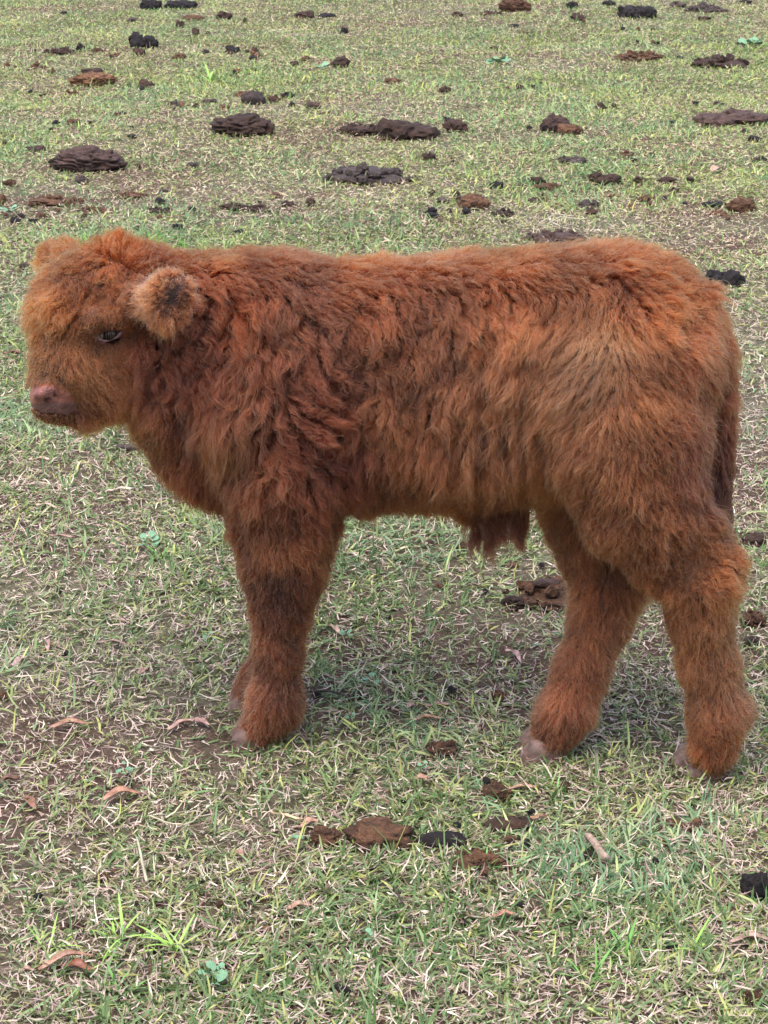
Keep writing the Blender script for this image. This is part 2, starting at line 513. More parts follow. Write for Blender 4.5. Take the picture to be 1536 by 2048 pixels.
# the muzzle's bare part is decided on the body itself (both sides alike): a box about the muzzle axis
MUZ = P(85, 790, -0.058)
def bare_mask(p):
    u, v = pix(p)
    q = p - MUZ
    # mirror the far side of the muzzle onto the near one
    nose = in_poly(u, v, NOSE)
    eye = in_poly(u, v, EYE_BARE) & (p[..., 1] < -0.05)
    return nose, eye
_n, _e = bare_mask(BV)
tint = np.tile(np.array([0.085, 0.033, 0.017]), (len(BV), 1))
nz = fbm(BV * 60, 2)[:, None]
tint[_n] = (np.array([0.25, 0.098, 0.070]) * (1 + 0.5 * nz))[_n]
lip = _n & (BVv > 806)
tint[lip] = (np.array([0.17, 0.085, 0.072]) * (1 + 0.4 * nz))[lip]
rim = np.hypot((BU - 86) / 26, (BVv - 786) / 11) < 1
tint[rim & _n] = (0.27, 0.115, 0.095)
nos = (np.hypot((BU - 101) / 17, (BVv - 794) / 11) < 1) & (sample(BV + BN * 0.007) < 0.0052)
tint[nos] = (0.05, 0.018, 0.02)
tint[_e] = (0.13, 0.052, 0.042)
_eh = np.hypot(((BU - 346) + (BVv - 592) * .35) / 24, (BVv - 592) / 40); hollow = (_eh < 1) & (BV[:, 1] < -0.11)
tint[hollow] = np.where(_eh < .5, .35, 1.0)[hollow][:, None] * np.array([0.10, 0.040, 0.026])  # depth shade painted into the ear hollow, darkest at its centre
for _ in range(2):
    pass
me = raw_mesh('highland_calf', BV, BQ.ravel(), np.full(len(BQ), 4), M_SKIN)
set_color(me, 'tint', rgba(tint))
calf = bpy.data.objects.new('highland_calf', me); COL.objects.link(calf)
tag(calf, 'shaggy red-brown highland calf standing side-on in the short grass, head to the left', 'calf')
# ------------------------------------------------------------------ calf: coat
# combing chart: photograph position (u, v), flow (du, dv), lift off the skin, length in px, wave
COMB = np.array([
 # head
 (205, 478, 0.1, -1.0, .80, 52, .5), (150, 520, -.5, -.2, .60, 38, .5), (110, 560, -.6, .5, .40, 30, .5), (100, 505, -.3, -1., .5, 26, .2), (75, 610, -.5, .9, .42, 34, .5),
 (70, 690, -.25, 1.0, .40, 34, .4), (78, 745, -.1, 1.0, .30, 28, .2), (140, 570, -.4, .8, .50, 44, 1.0), (200, 560, -.3, .7, .50, 42, 1.2),
 (150, 640, -.4, .9, .45, 42, .9), (190, 622, -.3, .9, .36, 30, .8), (235, 618, .1, .9, .36, 26, .6), (240, 590, -.2, .9, .40, 36, 1.0), (125, 700, .0, 1.0, .35, 34, .5), (140, 735, .3, .9, .28, 30, .3),
 (170, 665, -.6, .7, .25, 20, .2), (250, 640, .4, .8, .20, 14, .1), (205, 640, -.3, .3, .15, 9, .1), (228, 636, .1, .3, .15, 8, .1), (215, 655, -.2, .5, .12, 6, .1), (215, 700, .5, .7, .22, 20, .2), (180, 725, .5, .8, .25, 28, .3),
 (240, 740, .6, .7, .25, 30, .3), (160, 770, .75, .6, .22, 26, .2), (200, 790, .7, .7, .25, 32, .2), (255, 790, .3, .9, .35, 38, .5),
 (120, 836, .3, 1.0, .22, 9, .1), (95, 750, -.3, .7, .2, 13, .1), (138, 760, .7, .5, .18, 14, .1), (168, 842, .15, 1.0, .50, 38, .2), (225, 830, .2, 1.0, .40, 34, .3),
 # neck
 (290, 520, .3, -.8, .75, 46, .4), (300, 700, .2, .9, .40, 44, 1.4), (330, 780, .1, 1.0, .35, 46, 1.2), (380, 700, .3, .9, .45, 52, 1.5),
 (420, 640, .4, .9, .45, 58, 1.5), (430, 560, .5, .5, .45, 56, .9), (400, 500, .4, -.7, .75, 40, .3), (350, 860, -.25, 1.0, .42, 58, .5),
 (290, 820, -.1, 1.0, .40, 44, .6), (400, 940, -.25, 1.0, .40, 60, .4), (450, 1000, -.1, 1.0, .38, 56, .4),
 # shoulder
 (520, 540, .5, .3, .55, 58, .5), (560, 620, .25, .9, .42, 58, .9), (620, 700, .35, .8, .35, 58, 1.2), (500, 760, .1, 1.0, .40, 66, 1.2),
 (480, 860, -.1, 1.0, .36, 84, .8), (560, 880, .2, 1.0, .35, 60, 1.5), (640, 800, .75, .5, .35, 58, 1.1), (640, 900, .4, .9, .35, 54, 1.4),
 (660, 990, .4, .9, .32, 48, .7), (560, 990, .1, 1.0, .32, 52, .9),
 # back
 (600, 500, .4, -.6, .80, 42, .15), (800, 506, .5, -.5, .80, 42, .15), (1000, 506, .5, -.5, .80, 42, .15), (1180, 492, .5, -.6, .80, 42, .15),
 (1320, 505, .5, -.4, .75, 50, .5), (700, 560, .45, .2, .60, 52, .4), (900, 560, .4, .3, .58, 54, .4), (1080, 550, .5, .3, .58, 54, .5),
 (1220, 545, .6, .1, .60, 56, .7),
 # barrel
 (760, 640, .15, 1.0, .38, 52, 1.1), (880, 640, .1, 1.0, .38, 56, 1.0), (1000, 640, -.1, 1.0, .38, 58, 1.0), (760, 760, -.1, 1.0, .36, 54, 1.2),
 (880, 760, -.25, 1.0, .34, 60, 1.0), (1000, 760, -.5, .8, .33, 60, .9), (760, 900, -.25, 1.0, .33, 60, .8), (880, 900, -.2, 1.0, .33, 66, .9),
 (980, 900, -.15, 1.0, .33, 72, 1.0), (1050, 900, -.4, .9, .33, 66, .8), (800, 1000, .05, 1.0, .34, 36, .4), (930, 1000, .05, 1.0, .36, 40, .4),
 (1050, 970, -.1, 1.0, .35, 42, .5),
 # flank and hip with the whorl
 (1130, 800, -.75, .65, .30, 58, .5), (1150, 700, -.6, .8, .30, 54, .6), (1090, 660, -.5, .7, .38, 56, .9), (1205, 650, -.1, 1.0, .26, 48, .4),
 (1200, 720, -.5, .8, .26, 50, .4), (1250, 700, .35, .9, .30, 48, .6), (1230, 590, -.2, .8, .50, 56, .8), (1300, 600, .4, .7, .50, 56, 1.0),
 (1300, 740, .55, .8, .33, 48, .6), (1180, 880, -.35, .9, .30, 56, .5), (1260, 860, .3, .9, .32, 46, .6), (1330, 850, .6, .8, .32, 42, .5),
 (1370, 650, .4, .8, .50, 54, .9), (1390, 570, .6, .3, .60, 52, .9),
 # tail and rump edge
 (1440, 640, .35, .9, .45, 46, .4), (1455, 760, .2, 1.0, .42, 46, .4), (1450, 880, .1, 1.0, .38, 50, .4), (1435, 980, .05, 1.0, .30, 70, .4), (1375, 780, .1, 1.0, .30, 34, .3), (1380, 900, .1, 1.0, .30, 34, .3),
 # fore legs
 (520, 1080, .05, 1.0, .34, 44, .4), (610, 1080, .4, 1.0, .36, 44, .5), (560, 1160, .1, 1.0, .32, 38, .4), (500, 1200, -.1, 1.0, .34, 28, .3),
 (600, 1200, .3, 1.0, .40, 40, .4), (555, 1290, .05, 1.0, .28, 30, .3), (600, 1340, .2, 1.0, .32, 34, .3), (540, 1400, -.3, 1.0, .24, 34, .2),
 (595, 1420, .1, 1.0, .34, 40, .3), (515, 1445, -.35, 1.0, .22, 38, .2), (490, 1370, -.3, 1.0, .25, 30, .2),
 # hind legs
 (1150, 1010, -.3, 1.0, .36, 46, .5), (1240, 1000, .1, 1.0, .34, 50, .7), (1330, 1000, .4, .9, .36, 42, .7), (1400, 1060, .6, .6, .50, 44, .9),
 (1290, 1100, .3, 1.0, .36, 48, .8), (1370, 1150, .4, .9, .40, 40, .9), (1460, 1130, .6, .7, .42, 40, .8), (1400, 1250, .15, 1.0, .30, 34, .5),
 (1470, 1250, .3, 1.0, .30, 32, .3), (1420, 1350, .1, 1.0, .26, 32, .3), (1490, 1400, .3, 1.0, .30, 34, .4), (1430, 1450, .05, 1.0, .32, 40, .7),
 (1385, 1440, -.2, 1.0, .28, 32, .3), (1440, 1500, -.1, 1.0, .26, 42, .5),
 (1170, 1120, -.1, 1.0, .34, 40, .5), (1230, 1180, .2, 1.0, .30, 36, .5), (1180, 1260, -.1, 1.0, .28, 32, .3), (1150, 1360, -.2, 1.0, .26, 34, .3),
 (1190, 1440, .2, 1.0, .32, 38, .3), (1100, 1440, -.35, 1.0, .24, 42, .3),
], float)
EAR = np.array([
 (300, 560, -.7, -.5, .40, 20, .2), (340, 540, .0, -1., .45, 22, .2), (385, 560, .7, -.6, .45, 22, .2), (395, 600, 1., .2, .45, 22, .2),
 (370, 640, .5, .9, .40, 26, .2), (330, 655, -.1, 1., .40, 34, .2), (290, 635, -.6, .8, .38, 30, .2), (285, 590, -1., .1, .38, 22, .2)], float)
# coat colour by region, with crease shade painted in by tail and elbow
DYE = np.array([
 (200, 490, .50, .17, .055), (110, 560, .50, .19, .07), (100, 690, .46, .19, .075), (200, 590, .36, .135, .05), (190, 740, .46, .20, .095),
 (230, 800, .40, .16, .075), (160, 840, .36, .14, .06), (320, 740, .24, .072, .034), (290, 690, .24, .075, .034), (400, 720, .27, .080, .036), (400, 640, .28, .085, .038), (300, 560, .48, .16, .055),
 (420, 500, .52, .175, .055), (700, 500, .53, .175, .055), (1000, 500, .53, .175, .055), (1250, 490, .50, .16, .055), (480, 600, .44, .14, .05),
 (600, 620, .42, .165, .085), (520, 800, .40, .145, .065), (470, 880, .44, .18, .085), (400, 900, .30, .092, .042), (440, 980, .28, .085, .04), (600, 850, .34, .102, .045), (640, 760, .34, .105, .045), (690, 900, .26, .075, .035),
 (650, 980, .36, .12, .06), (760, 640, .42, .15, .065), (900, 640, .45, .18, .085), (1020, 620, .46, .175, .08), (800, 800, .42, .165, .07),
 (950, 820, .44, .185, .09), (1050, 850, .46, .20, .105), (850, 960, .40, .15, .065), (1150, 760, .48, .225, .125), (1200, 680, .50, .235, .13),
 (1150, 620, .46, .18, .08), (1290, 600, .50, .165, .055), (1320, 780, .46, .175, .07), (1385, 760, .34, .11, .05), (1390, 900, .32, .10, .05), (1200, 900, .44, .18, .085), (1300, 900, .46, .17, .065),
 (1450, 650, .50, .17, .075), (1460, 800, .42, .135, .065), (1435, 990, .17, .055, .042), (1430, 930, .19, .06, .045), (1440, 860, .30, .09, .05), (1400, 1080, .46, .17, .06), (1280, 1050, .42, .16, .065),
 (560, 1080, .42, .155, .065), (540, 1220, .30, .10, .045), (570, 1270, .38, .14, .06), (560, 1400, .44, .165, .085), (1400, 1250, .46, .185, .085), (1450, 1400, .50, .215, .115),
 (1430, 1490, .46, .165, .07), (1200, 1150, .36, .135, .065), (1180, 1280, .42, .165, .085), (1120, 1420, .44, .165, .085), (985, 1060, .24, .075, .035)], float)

def idw(u, v, tab, p=2.2, eps=18.0):
    out = np.zeros((len(u), tab.shape[1] - 2))
    for i in range(0, len(u), 40000):
        s = slice(i, i + 40000)
        d2 = (u[s, None] - tab[None, :, 0]) ** 2 + (v[s, None] - tab[None, :, 1]) ** 2 + eps ** 2
        w = d2 ** (-p); w /= w.sum(1, keepdims=True)
        out[s] = w @ tab[:, 2:]
    return out

def unit(a): return a / (np.linalg.norm(a, axis=-1, keepdims=True) + 1e-9)

TRI = np.concatenate([BQ[:, [0, 1, 2]], BQ[:, [0, 2, 3]]])
TA, TB, TC = BV[TRI[:, 0]], BV[TRI[:, 1]], BV[TRI[:, 2]]
T_AREA = 0.5 * np.linalg.norm(np.cross(TB - TA, TC - TA), axis=1)
T_C = (TA + TB + TC) / 3
T_N = normal_at(T_C)
_view = unit(CAM - T_C)
_facing = (T_N * _view).sum(1)
T_DENS = np.where(_facing > -0.25, 1.0, 0.30) * (1 + 0.5 * (np.abs(_facing) < 0.35))
_n, _e = bare_mask(T_C)
_u, _v = pix(T_C)
_ear_in = (np.hypot(((_u - 346) + (_v - 592) * .35) / 8, (_v - 592) / 22) < 1) & (T_C[:, 1] < -0.115)
T_DENS = np.where(_ear_in, 0.0, T_DENS)
_ear_cup = (np.hypot(((_u - 346) + (_v - 592) * .35) / 24, (_v - 592) / 40) < 1) & (T_C[:, 1] < -0.11)
T_DENS = T_DENS * np.where(_ear_cup, .3, 1.0)
T_DENS = T_DENS * np.where(_n, 0.0, np.where(_e, 0.0, 1.0))
T_DENS *= np.where(T_C[:, 2] < 0.012, 0.0, 1.0)

def scatter(n, r):
    w = T_AREA * T_DENS; w = w / w.sum()
    k = r.choice(len(TRI), n, p=w)
    a, b = r.random(n), r.random(n); f = a + b > 1; a[f], b[f] = 1 - a[f], 1 - b[f]
    p = TA[k] + a[:, None] * (TB[k] - TA[k]) + b[:, None] * (TC[k] - TA[k])
    return p

def comb(p, n, r, jitter):
    """guide field at roots: tangent flow, lift, length (m), wave"""
    u, v = pix(p)
    c = idw(u, v, COMB)
    ear = (np.hypot((u - 340) / 72, (v - 600) / 78) < 1) & (p[:, 1] < -0.105)
    ce = idw(u, v, EAR)
    c[ear] = ce[ear]
    flow = np.stack([c[:, 0], np.zeros(len(p)), -c[:, 1]], -1)
    flow = unit(flow)
    t = flow - (flow * n).sum(1, keepdims=True) * n
    bad = np.linalg.norm(t, axis=1) < 0.12
    t = unit(t + 1e-4)
    ang = r.normal(0, 1, len(p)) * jitter * (0.38 + 0.62 * c[:, 4]) * np.where(ear, .4, 1)
    b = np.cross(n, t)
    t = t * np.cos(ang)[:, None] + b * np.sin(ang)[:, None]
    ln = c[:, 3] * np.where(v > 1060, .80, 1.0) * np.where(v > 1440, .82, 1.0) * np.where(ear & (np.hypot((u - 346) / 27, (v - 592) / 40) < 1), .3, 1.0)
    return t, c[:, 2], ln * mpp(p), c[:, 4], ear

KP = 9
SS = np.linspace(0, 1, KP)
def grow(p, n, t, lift, L, grav=0.35, droop=1.0):
    """curves (len(p), KP, 3) that leave the skin and lie over along t"""
    out = np.zeros((len(p), KP, 3)); out[:, 0] = p
    for i in range(1, KP):
        s = (i - 0.5) / (KP - 1)
        up = lift * (1.75 - 1.6 * s * droop)
        d = n * up[:, None] + t * ((1.0 - 0.75 * lift) * (0.45 + 0.9 * s))[:, None] + np.array([0, 0, -grav * s])
        out[:, i] = out[:, i - 1] + unit(d) * (L / (KP - 1))[:, None]
    return out

def relief(p):
    """thickness of the matted undercoat, 0..1: tight curls on the shoulder, upright ridges on the flank, furrows behind the elbow"""
    u, v = pix(p)
    iso = np.clip(.5 + 1.2 * fbm(p * 24, 3), 0, 1)
    rid = .5 + .5 * np.sin(p[:, 0] * 2 * np.pi / .027 + 5.5 * fbm(p * 7 + 9, 2) + 6 * p[:, 2])
    fur = np.clip(.5 + 1.2 * fbm(p * np.array([11, 18, 52]) + 5, 2), 0, 1)
    a = np.exp(-((u - 990) / 130) ** 2 - ((v - 890) / 120) ** 2) * .9
    b = np.exp(-((u - 650) / 60) ** 2 - ((v - 800) / 110) ** 2) * .9
    return iso * (1 - a) * (1 - b) + rid * a + fur * b * (1 - a)

def nearest(centres, pts):
    kd = kdtree.KDTree(len(centres))
    for i, c in enumerate(centres): kd.insert(c, i)
    kd.balance()
    return np.fromiter((kd.find(q)[1] for q in pts), np.int64, len(pts))

rh = np.random.default_rng(11)
NC1, NC2, NS = 3800, 58000, 520000
# big locks
c1 = scatter(NC1, rh); n1 = normal_at(c1)
# neighbouring locks turn together: slow noise on the flow plus a lock's own turn
t1, l1, L1, w1, e1 = comb(c1, n1, rh, 0.30)
sw = fbm(c1 * 14, 2) * 1.0
b1 = np.cross(n1, t1); sw = sw * np.clip(w1, .1, 1.2)
t1 = t1 * np.cos(sw)[:, None] + b1 * np.sin(sw)[:, None]
rl1 = relief(c1); L1 = L1 * rh.uniform(0.8, 1.25, NC1) * (.8 + .4 * rl1); l1 = np.clip(l1 * rh.uniform(0.65, 1.4, NC1), 0.1, 0.95)
g1 = grow(c1, n1, t1, l1, L1)
def wave(g, amp, freq, ph, s_pow=0.8):
    d = unit(np.gradient(g, axis=1))
    ref = np.array([0.3, -0.8, 0.52])
    bx = unit(np.cross(d, ref)); by = np.cross(d, bx)
    s = SS[None, :, None]
    a = amp[:, None, None] * s ** s_pow
    arg = 2 * np.pi * (freq[:, None, None] * s + ph[:, None, None])
    return g + a * (np.sin(arg) * bx + 0.6 * np.cos(arg) * by) - 0
g1 = wave(g1, 0.0045 * w1, rh.uniform(0.7, 1.5, NC1), rh.random(NC1))
print('locks', round(time.time() - T0, 1))
# small wisps gathered into the locks
c2 = scatter(NC2, rh); n2 = normal_at(c2)
k1 = nearest(c1, c2)
t2, l2, L2, w2, e2 = comb(c2, n2, rh, 0.35)
fr = rh.uniform(0.55, 1.1, NC2)
g2o = grow(c2, n2, t2, np.clip(l2 * rh.uniform(.5, 1.5, NC2), .08, .95), L2 * fr)
off = c2 - c1[k1]
pull = (np.clip(.06 + .46 * w2, .1, .72)[:, None] * (SS ** 0.9)[None])[:, :, None]
g2c = c2[:, None] + (g1[k1] - c1[k1][:, None]) * fr[:, None, None] - off[:, None] * pull
near_ok = (np.linalg.norm(off, axis=1) < 0.03) & ((n2 * n1[k1]).sum(1) > 0.3) & (e2 == e1[k1])
m = np.where(near_ok, np.clip(.08 + .62 * w2, .15, .82), 0.0)[:, None, None]
g2 = g2o * (1 - m) + g2c * m
g2 = wave(g2, 0.0022 * w2 + 0.0004, rh.uniform(1.0, 2.4, NC2), rh.random(NC2))
# single hairs gathered into the wisps
ps = scatter(NS, rh); ns = normal_at(ps)
k2 = nearest(c2, ps)
print('near', round(time.time() - T0, 1))
us, vs = pix(ps)
cs_ = idw(us, vs, COMB[:, [0, 1, 5, 6]])
ls = (cs_[:, 0] * mpp(ps))
ears = (np.hypot((us - 340) / 72, (vs - 600) / 78) < 1) & (ps[:, 1] < -0.105)
fr = rh.beta(3.2, 1.6, NS) * 1.25 + 0.05
off = ps - c2[k2]
pull = (np.clip(rh.uniform(0.0, 0.55, NS) + .32 * cs_[:, 1], 0, .9)[:, None] * SS[None] ** 0.8)[:, :, None]
okn = (np.linalg.norm(off, axis=1) < 0.016)
# sample the wisp curve at fr * s
def resample(g, f):
    x = np.clip(f[:, None] * SS[None], 0, 1.25) * (KP - 1)
    i = np.clip(np.floor(x).astype(int), 0, KP - 2); w = (x - i)[:, :, None]
    ar = np.arange(len(g))[:, None]
    return g[ar, i] * (1 - w) + g[ar, i + 1] * w
gs = ps[:, None] + (resample(g2[k2], fr) - c2[k2][:, None]) - np.where(okn[:, None, None], off[:, None] * pull, 0)
gs = wave(gs, 0.0010 + 0.0011 * cs_[:, 1] * rh.random(NS), rh.uniform(1.2, 3.6, NS), rh.random(NS))
gs = gs + (rh.normal(0, 0.0016, (NS, 1, 3)) * SS[None, :, None])
rl = relief(ps) - .45
amp = 0.016 * np.clip(cs_[:, 1] - .15 + .5 * np.exp(-((us - 980) / 130) ** 2 - ((vs - 900) / 110) ** 2), 0, 1.15) * np.where(ears, 0, 1)
gs = gs + ns[:, None] * (rl * amp)[:, None, None] * (.3 + .7 * SS)[None, :, None]
fly = rh.random(NS) < 0.06
gs[fly] += (ns[fly][:, None] * (0.010 * rh.random(fly.sum()))[:, None, None] + rh.normal(0, 0.004, (fly.sum(), 1, 3))) * (SS[None, :, None] ** 1.4)
# keep hairs outside the skin
for i in range(1, KP):
    f = sample(gs[:, i]); need = np.clip(0.0025 - f, 0, 0.02)
    gs[:, i] += ns * need[:, None]
# short hair near the lids
print('strands', round(time.time() - T0, 1))

dye = idw(us, vs, DYE, p=1.6, eps=30)
face = np.clip((285 - us) / 40, 0, 1) * np.clip((us - 30) / 30, 0, 1) * np.clip((vs - 520) / 60, 0, 1)
dye *= (.84 + .20 * face + .14 * np.clip((560 - vs) / 60, 0, 1) + .12 * np.clip((us - 850) / 200, 0, 1) * np.clip((vs - 560) / 60, 0, 1))[:, None]      # lit back, face highlights and rear sheen put into the colour; other parts duller
dye[ears] = (0.60, 0.235, 0.115)
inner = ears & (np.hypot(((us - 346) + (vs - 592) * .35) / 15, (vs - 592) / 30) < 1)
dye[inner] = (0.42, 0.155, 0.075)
dye *= (1 + 0.17 * fbm(ps * 9 + 4, 2) + 0.22 * fbm(ps * 24, 3))[:, None]
dye *= (1 + .40 * np.clip(rl, -.4, .5))[:, None]  # relief shading put into the colour: hollows darker, crests lighter
wh = .55 * np.exp(-((us - 1195) / 55) ** 2 - ((vs - 690) / 80) ** 2) * rh.random(NS)
dye = dye * (1 - wh)[:, None] + np.array([.62, .36, .22]) * wh[:, None]      # paler tan at the hip whorl
dye *= (1 + 0.16 * rh.normal(0, 1, NC2)[k2])[:, None].clip(0.6, 1.5)
dye *= rh.uniform(0.80, 1.22, NS)[:, None]
dye[:, 2] *= rh.uniform(0.8, 1.35, NS)
pale = rh.random(NS) < 0.10 + 0.14 * np.clip((us - 900) / 250, 0, 1)
dye[pale] = dye[pale] * 0.55 + np.array([0.60, 0.30, 0.14]) * 0.45
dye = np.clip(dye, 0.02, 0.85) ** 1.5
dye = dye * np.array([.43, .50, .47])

def hair_object(name, curves, tints, r0, r1, mat, parent):
    """hair curves with a colour per strand, a little bleached towards the tips"""
    n, kp = curves.shape[:2]
    hc = bpy.data.hair_curves.new(name)
    hc.add_curves([kp] * n)
    hc.attributes['position'].data.foreach_set('vector', np.ascontiguousarray(curves, np.float32).ravel())
    s = np.linspace(0, 1, kp)
    rad = (r0[:, None] * (1 - s ** 1.5) + r1 * s ** 1.5).astype(np.float32)
    a = hc.attributes.get('radius') or hc.attributes.new('radius', 'FLOAT', 'POINT')
    a.data.foreach_set('value', rad.ravel())
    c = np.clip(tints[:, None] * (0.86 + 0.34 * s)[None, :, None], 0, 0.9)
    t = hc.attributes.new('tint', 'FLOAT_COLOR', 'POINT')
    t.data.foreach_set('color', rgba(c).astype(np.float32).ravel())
    hc.materials.append(mat)
    o = bpy.data.objects.new(name, hc); COL.objects.link(o)
    o.parent = parent
    return o
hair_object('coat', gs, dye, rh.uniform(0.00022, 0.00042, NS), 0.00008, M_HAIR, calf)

# ---- tail switch, sheath tuft, chin tuft: longer hanging locks
def hanging(name, roots_px, n, length, tintc, spread, seed, lean=(0.0, 0.0), clumps=10, parent=calf):
    r = np.random.default_rng(seed)
    q = np.array([P(u, v, y) for u, v, y in roots_px])
    k = r.integers(0, len(q), n)
    # walk along the row of roots
    k2_ = np.minimum(k + 1, len(q) - 1); t = r.random(n)[:, None]
    base = q[k] * (1 - t) + q[k2_] * t + r.normal(0, spread, (n, 3)) * np.array([1, 1, .7])
    cl = r.integers(0, clumps, n)
    cdir = np.stack([r.normal(lean[0], .16, clumps), r.normal(lean[1], .14, clumps), -np.ones(clumps)], -1)
    clen = r.uniform(0.6, 1.0, clumps) * length
    ccen = np.array([base[cl == i].mean(0) if (cl == i).any() else base.mean(0) for i in range(clumps)])
    # clumps hold hairs that start near one another
    d = np.linalg.norm(base[:, None] - ccen[None], axis=2) + r.normal(0, spread * .5, (n, clumps))
    ccen = base[r.choice(n, clumps, replace=False)]
    d = np.linalg.norm(base[:, None] - ccen[None], axis=2); cl = d.argmin(1)
    L = clen[cl] * r.uniform(.55, 1.1, n)
    s = SS[None, :, None]
    path = unit(cdir)[cl][:, None] * (L[:, None, None] * s)
    g = base[:, None] + path - (base - ccen[cl])[:, None] * (0.9 * s)
    g = wave(g, np.full(n, 0.0045), np.full(n, 1.2) + 0.3 * r.random(n), (r.random(clumps)[cl] + 0.08 * r.random(n)))
    g += r.normal(0, 0.0022, (n, 1, 3)) * s
    tt = np.array(tintc) * r.uniform(.7, 1.35, (n, 1))
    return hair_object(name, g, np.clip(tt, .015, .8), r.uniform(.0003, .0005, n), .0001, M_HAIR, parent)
hanging('tail_switch', [(1436, 860, -.07), (1432, 920, -.07), (1428, 975, -.07), (1424, 990, -.07)], 7000, 0.078, (.055, .016, .013), .0085, 21, lean=(0.10, 0), clumps=26)
hanging('sheath_tuft', [(945, 1028, -.03), (965, 1036, -.03), (990, 1042, -.03), (1025, 1030, -.03), (1038, 1018, -.03)], 2600, 0.056, (.075, .025, .011), .006, 22, lean=(.06, 0), clumps=22)
hanging('sheath_wisp', [(968, 1055, -.03), (985, 1058, -.03), (1030, 1050, -.03)], 160, 0.038, (.22, .07, .035), .004, 24, lean=(.22, 0), clumps=5)
hanging('chin_tuft', [(160, 836, -.06), (180, 838, -.055), (195, 836, -.05)], 1200, 0.022, (.36, .14, .06), .006, 23, clumps=5)

# ---- eye: ball, lids, rim, white lashes
def build_eye():
    c = hit(220, 668)
    n = unit(unit(CAM - c) * 0.7 + np.array([-0.25, -0.9, -0.05]))
    right = unit(np.cross(np.array([0, 0, 1.0]), n)); right = -right if right[0] < 0 else right
    up = np.cross(n, right); up = up if up[2] > 0 else -up
    R = 0.0135
    S = mpp(c)
    # ball
    vs_, fs = [], []
    nu, nv = 20, 12
    for j in range(nv + 1):
        a = math.pi * j / nv
        for i in range(nu):
            b = 2 * math.pi * i / nu
            vs_.append(c - n * 0.0065 + R * (n * math.cos(a) + right * math.sin(a) * math.cos(b) + up * math.sin(a) * math.sin(b)))
    for j in range(nv):
        for i in range(nu):
            fs.append((j * nu + i, j * nu + (i + 1) % nu, (j + 1) * nu + (i + 1) % nu, (j + 1) * nu + i))
    mesh_obj('eye', vs_, fs, M_EYE, calf)
    # almond opening outline, in px about the centre (x to the right, y up)
    def opening(a):
        x = 24 * math.cos(a); y = (11 if math.sin(a) > 0 else 11.5) * math.sin(a) * (1 - 0.12 * math.cos(a))
        x += -3 * (abs(math.cos(a)) ** 6) * (1 if math.cos(a) < 0 else 0)
        ang = math.radians(16)
        return x * math.cos(ang) - y * math.sin(ang), x * math.sin(ang) + y * math.cos(ang)
    def lid(name, rings, mat, arc=(0, 2 * math.pi), seg=36):
        v, f = [], []
        closed = abs(arc[1] - arc[0] - 2 * math.pi) < 1e-6
        m_ = seg if closed else seg + 1
        for k in range(m_):
            a = arc[0] + (arc[1] - arc[0]) * k / seg
            x, y = opening(a)
            for sc_, lift in rings:
                q = c + right * x * sc_ * S + up * y * sc_ * S
                rr = np.hypot(x, y) * sc_ * S
                v.append(q + n * (lift - 0.006 - 18 * rr * rr + 0.0072))
        w = len(rings)
        for k in range(seg if closed else seg):
            for j in range(w - 1):
                a0 = k * w + j; b0 = ((k + 1) % m_) * w + j
                f.append((a0, a0 + 1, b0 + 1, b0))
        return mesh_obj(name, v, f, mat, calf)
    lid('eyelid', [(0.86, -.002), (0.95, .0038), (1.08, .0044), (1.2, .0026), (1.32, -.003), (1.45, -.010)], M_LID)
    lid('eyelid_rim', [(0.80, -.001), (0.86, .0042), (0.93, .0050), (0.98, .0040)], M_RIM, arc=(math.pi * 1.02, math.pi * 1.95), seg=22)
    # lashes hang from the upper lid over the ball
    r = np.random.default_rng(5); n_ = 34
    g = np.zeros((n_, KP, 3))
    for i in range(n_):
        a = r.uniform(0.12, 0.88) * math.pi
        x, y = opening(a)
        b = c + right * x * .95 * S + up * y * .95 * S + n * 0.0052
        L = r.uniform(11, 17) * S
        dx = 0.12 * (x / 20) + r.normal(0, .08)
        for k, s in enumerate(SS):
            g[i, k] = b + (right * dx - up * (0.9 * s + .1)) * L * s + n * (0.0052 * math.sin(min(1, s * 1.2) * 1.6))
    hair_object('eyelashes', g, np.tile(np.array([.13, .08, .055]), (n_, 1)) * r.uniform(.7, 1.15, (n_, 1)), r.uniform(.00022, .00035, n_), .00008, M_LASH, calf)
build_eye()

# ---- cloven hooves
def build_hoof(u, v, y, heading, size=1.0):
    """two claws side by side; (u, v) is where the toe meets the grass"""
    toe = P(u, v, y); gz = float(ground_z(toe[0], toe[1]))
    h = math.radians(heading); fw = np.array([math.cos(h), math.sin(h), 0]); sd_ = np.array([-math.sin(h), math.cos(h), 0])
    vs_, fs = [], []
    for side in (-1, 1):
        base = len(vs_)
        # profile from heel to toe: (along, half width, height)
        prof = [(-0.052, .008, .026), (-.044, .013, .034), (-.028, .0145, .037), (-.012, .0135, .031), (-.002, .010, .020), (.004, .0055, .009)]
        for (al, hw, ht) in prof:
            for k in range(9):
                a = math.pi * k / 8
                x = math.cos(a); z = math.sin(a) ** 0.6
                q = np.array([toe[0], toe[1], gz - .004]) + fw * (al * size) + sd_ * (side * (.0150 + .002 * (al / .05)) + x * hw) * size
                q = q + np.array([0, 0, 1.0]) * ht * z * size
                vs_.append(q)
        for i in range(len(prof) - 1):
            for k in range(8):
                a0 = base + i * 9 + k
                fs.append((a0, a0 + 1, a0 + 10, a0 + 9))
        fs.append(tuple(base + k for k in range(9)))
        fs.append(tuple(base + (len(prof) - 1) * 9 + k for k in range(8, -1, -1)))
    return mesh_obj('hoof', vs_, fs, M_HOOF, calf)
build_hoof(466, 1474, -.068, 186, .95)
build_hoof(460, 1408, .034, 184, .9)
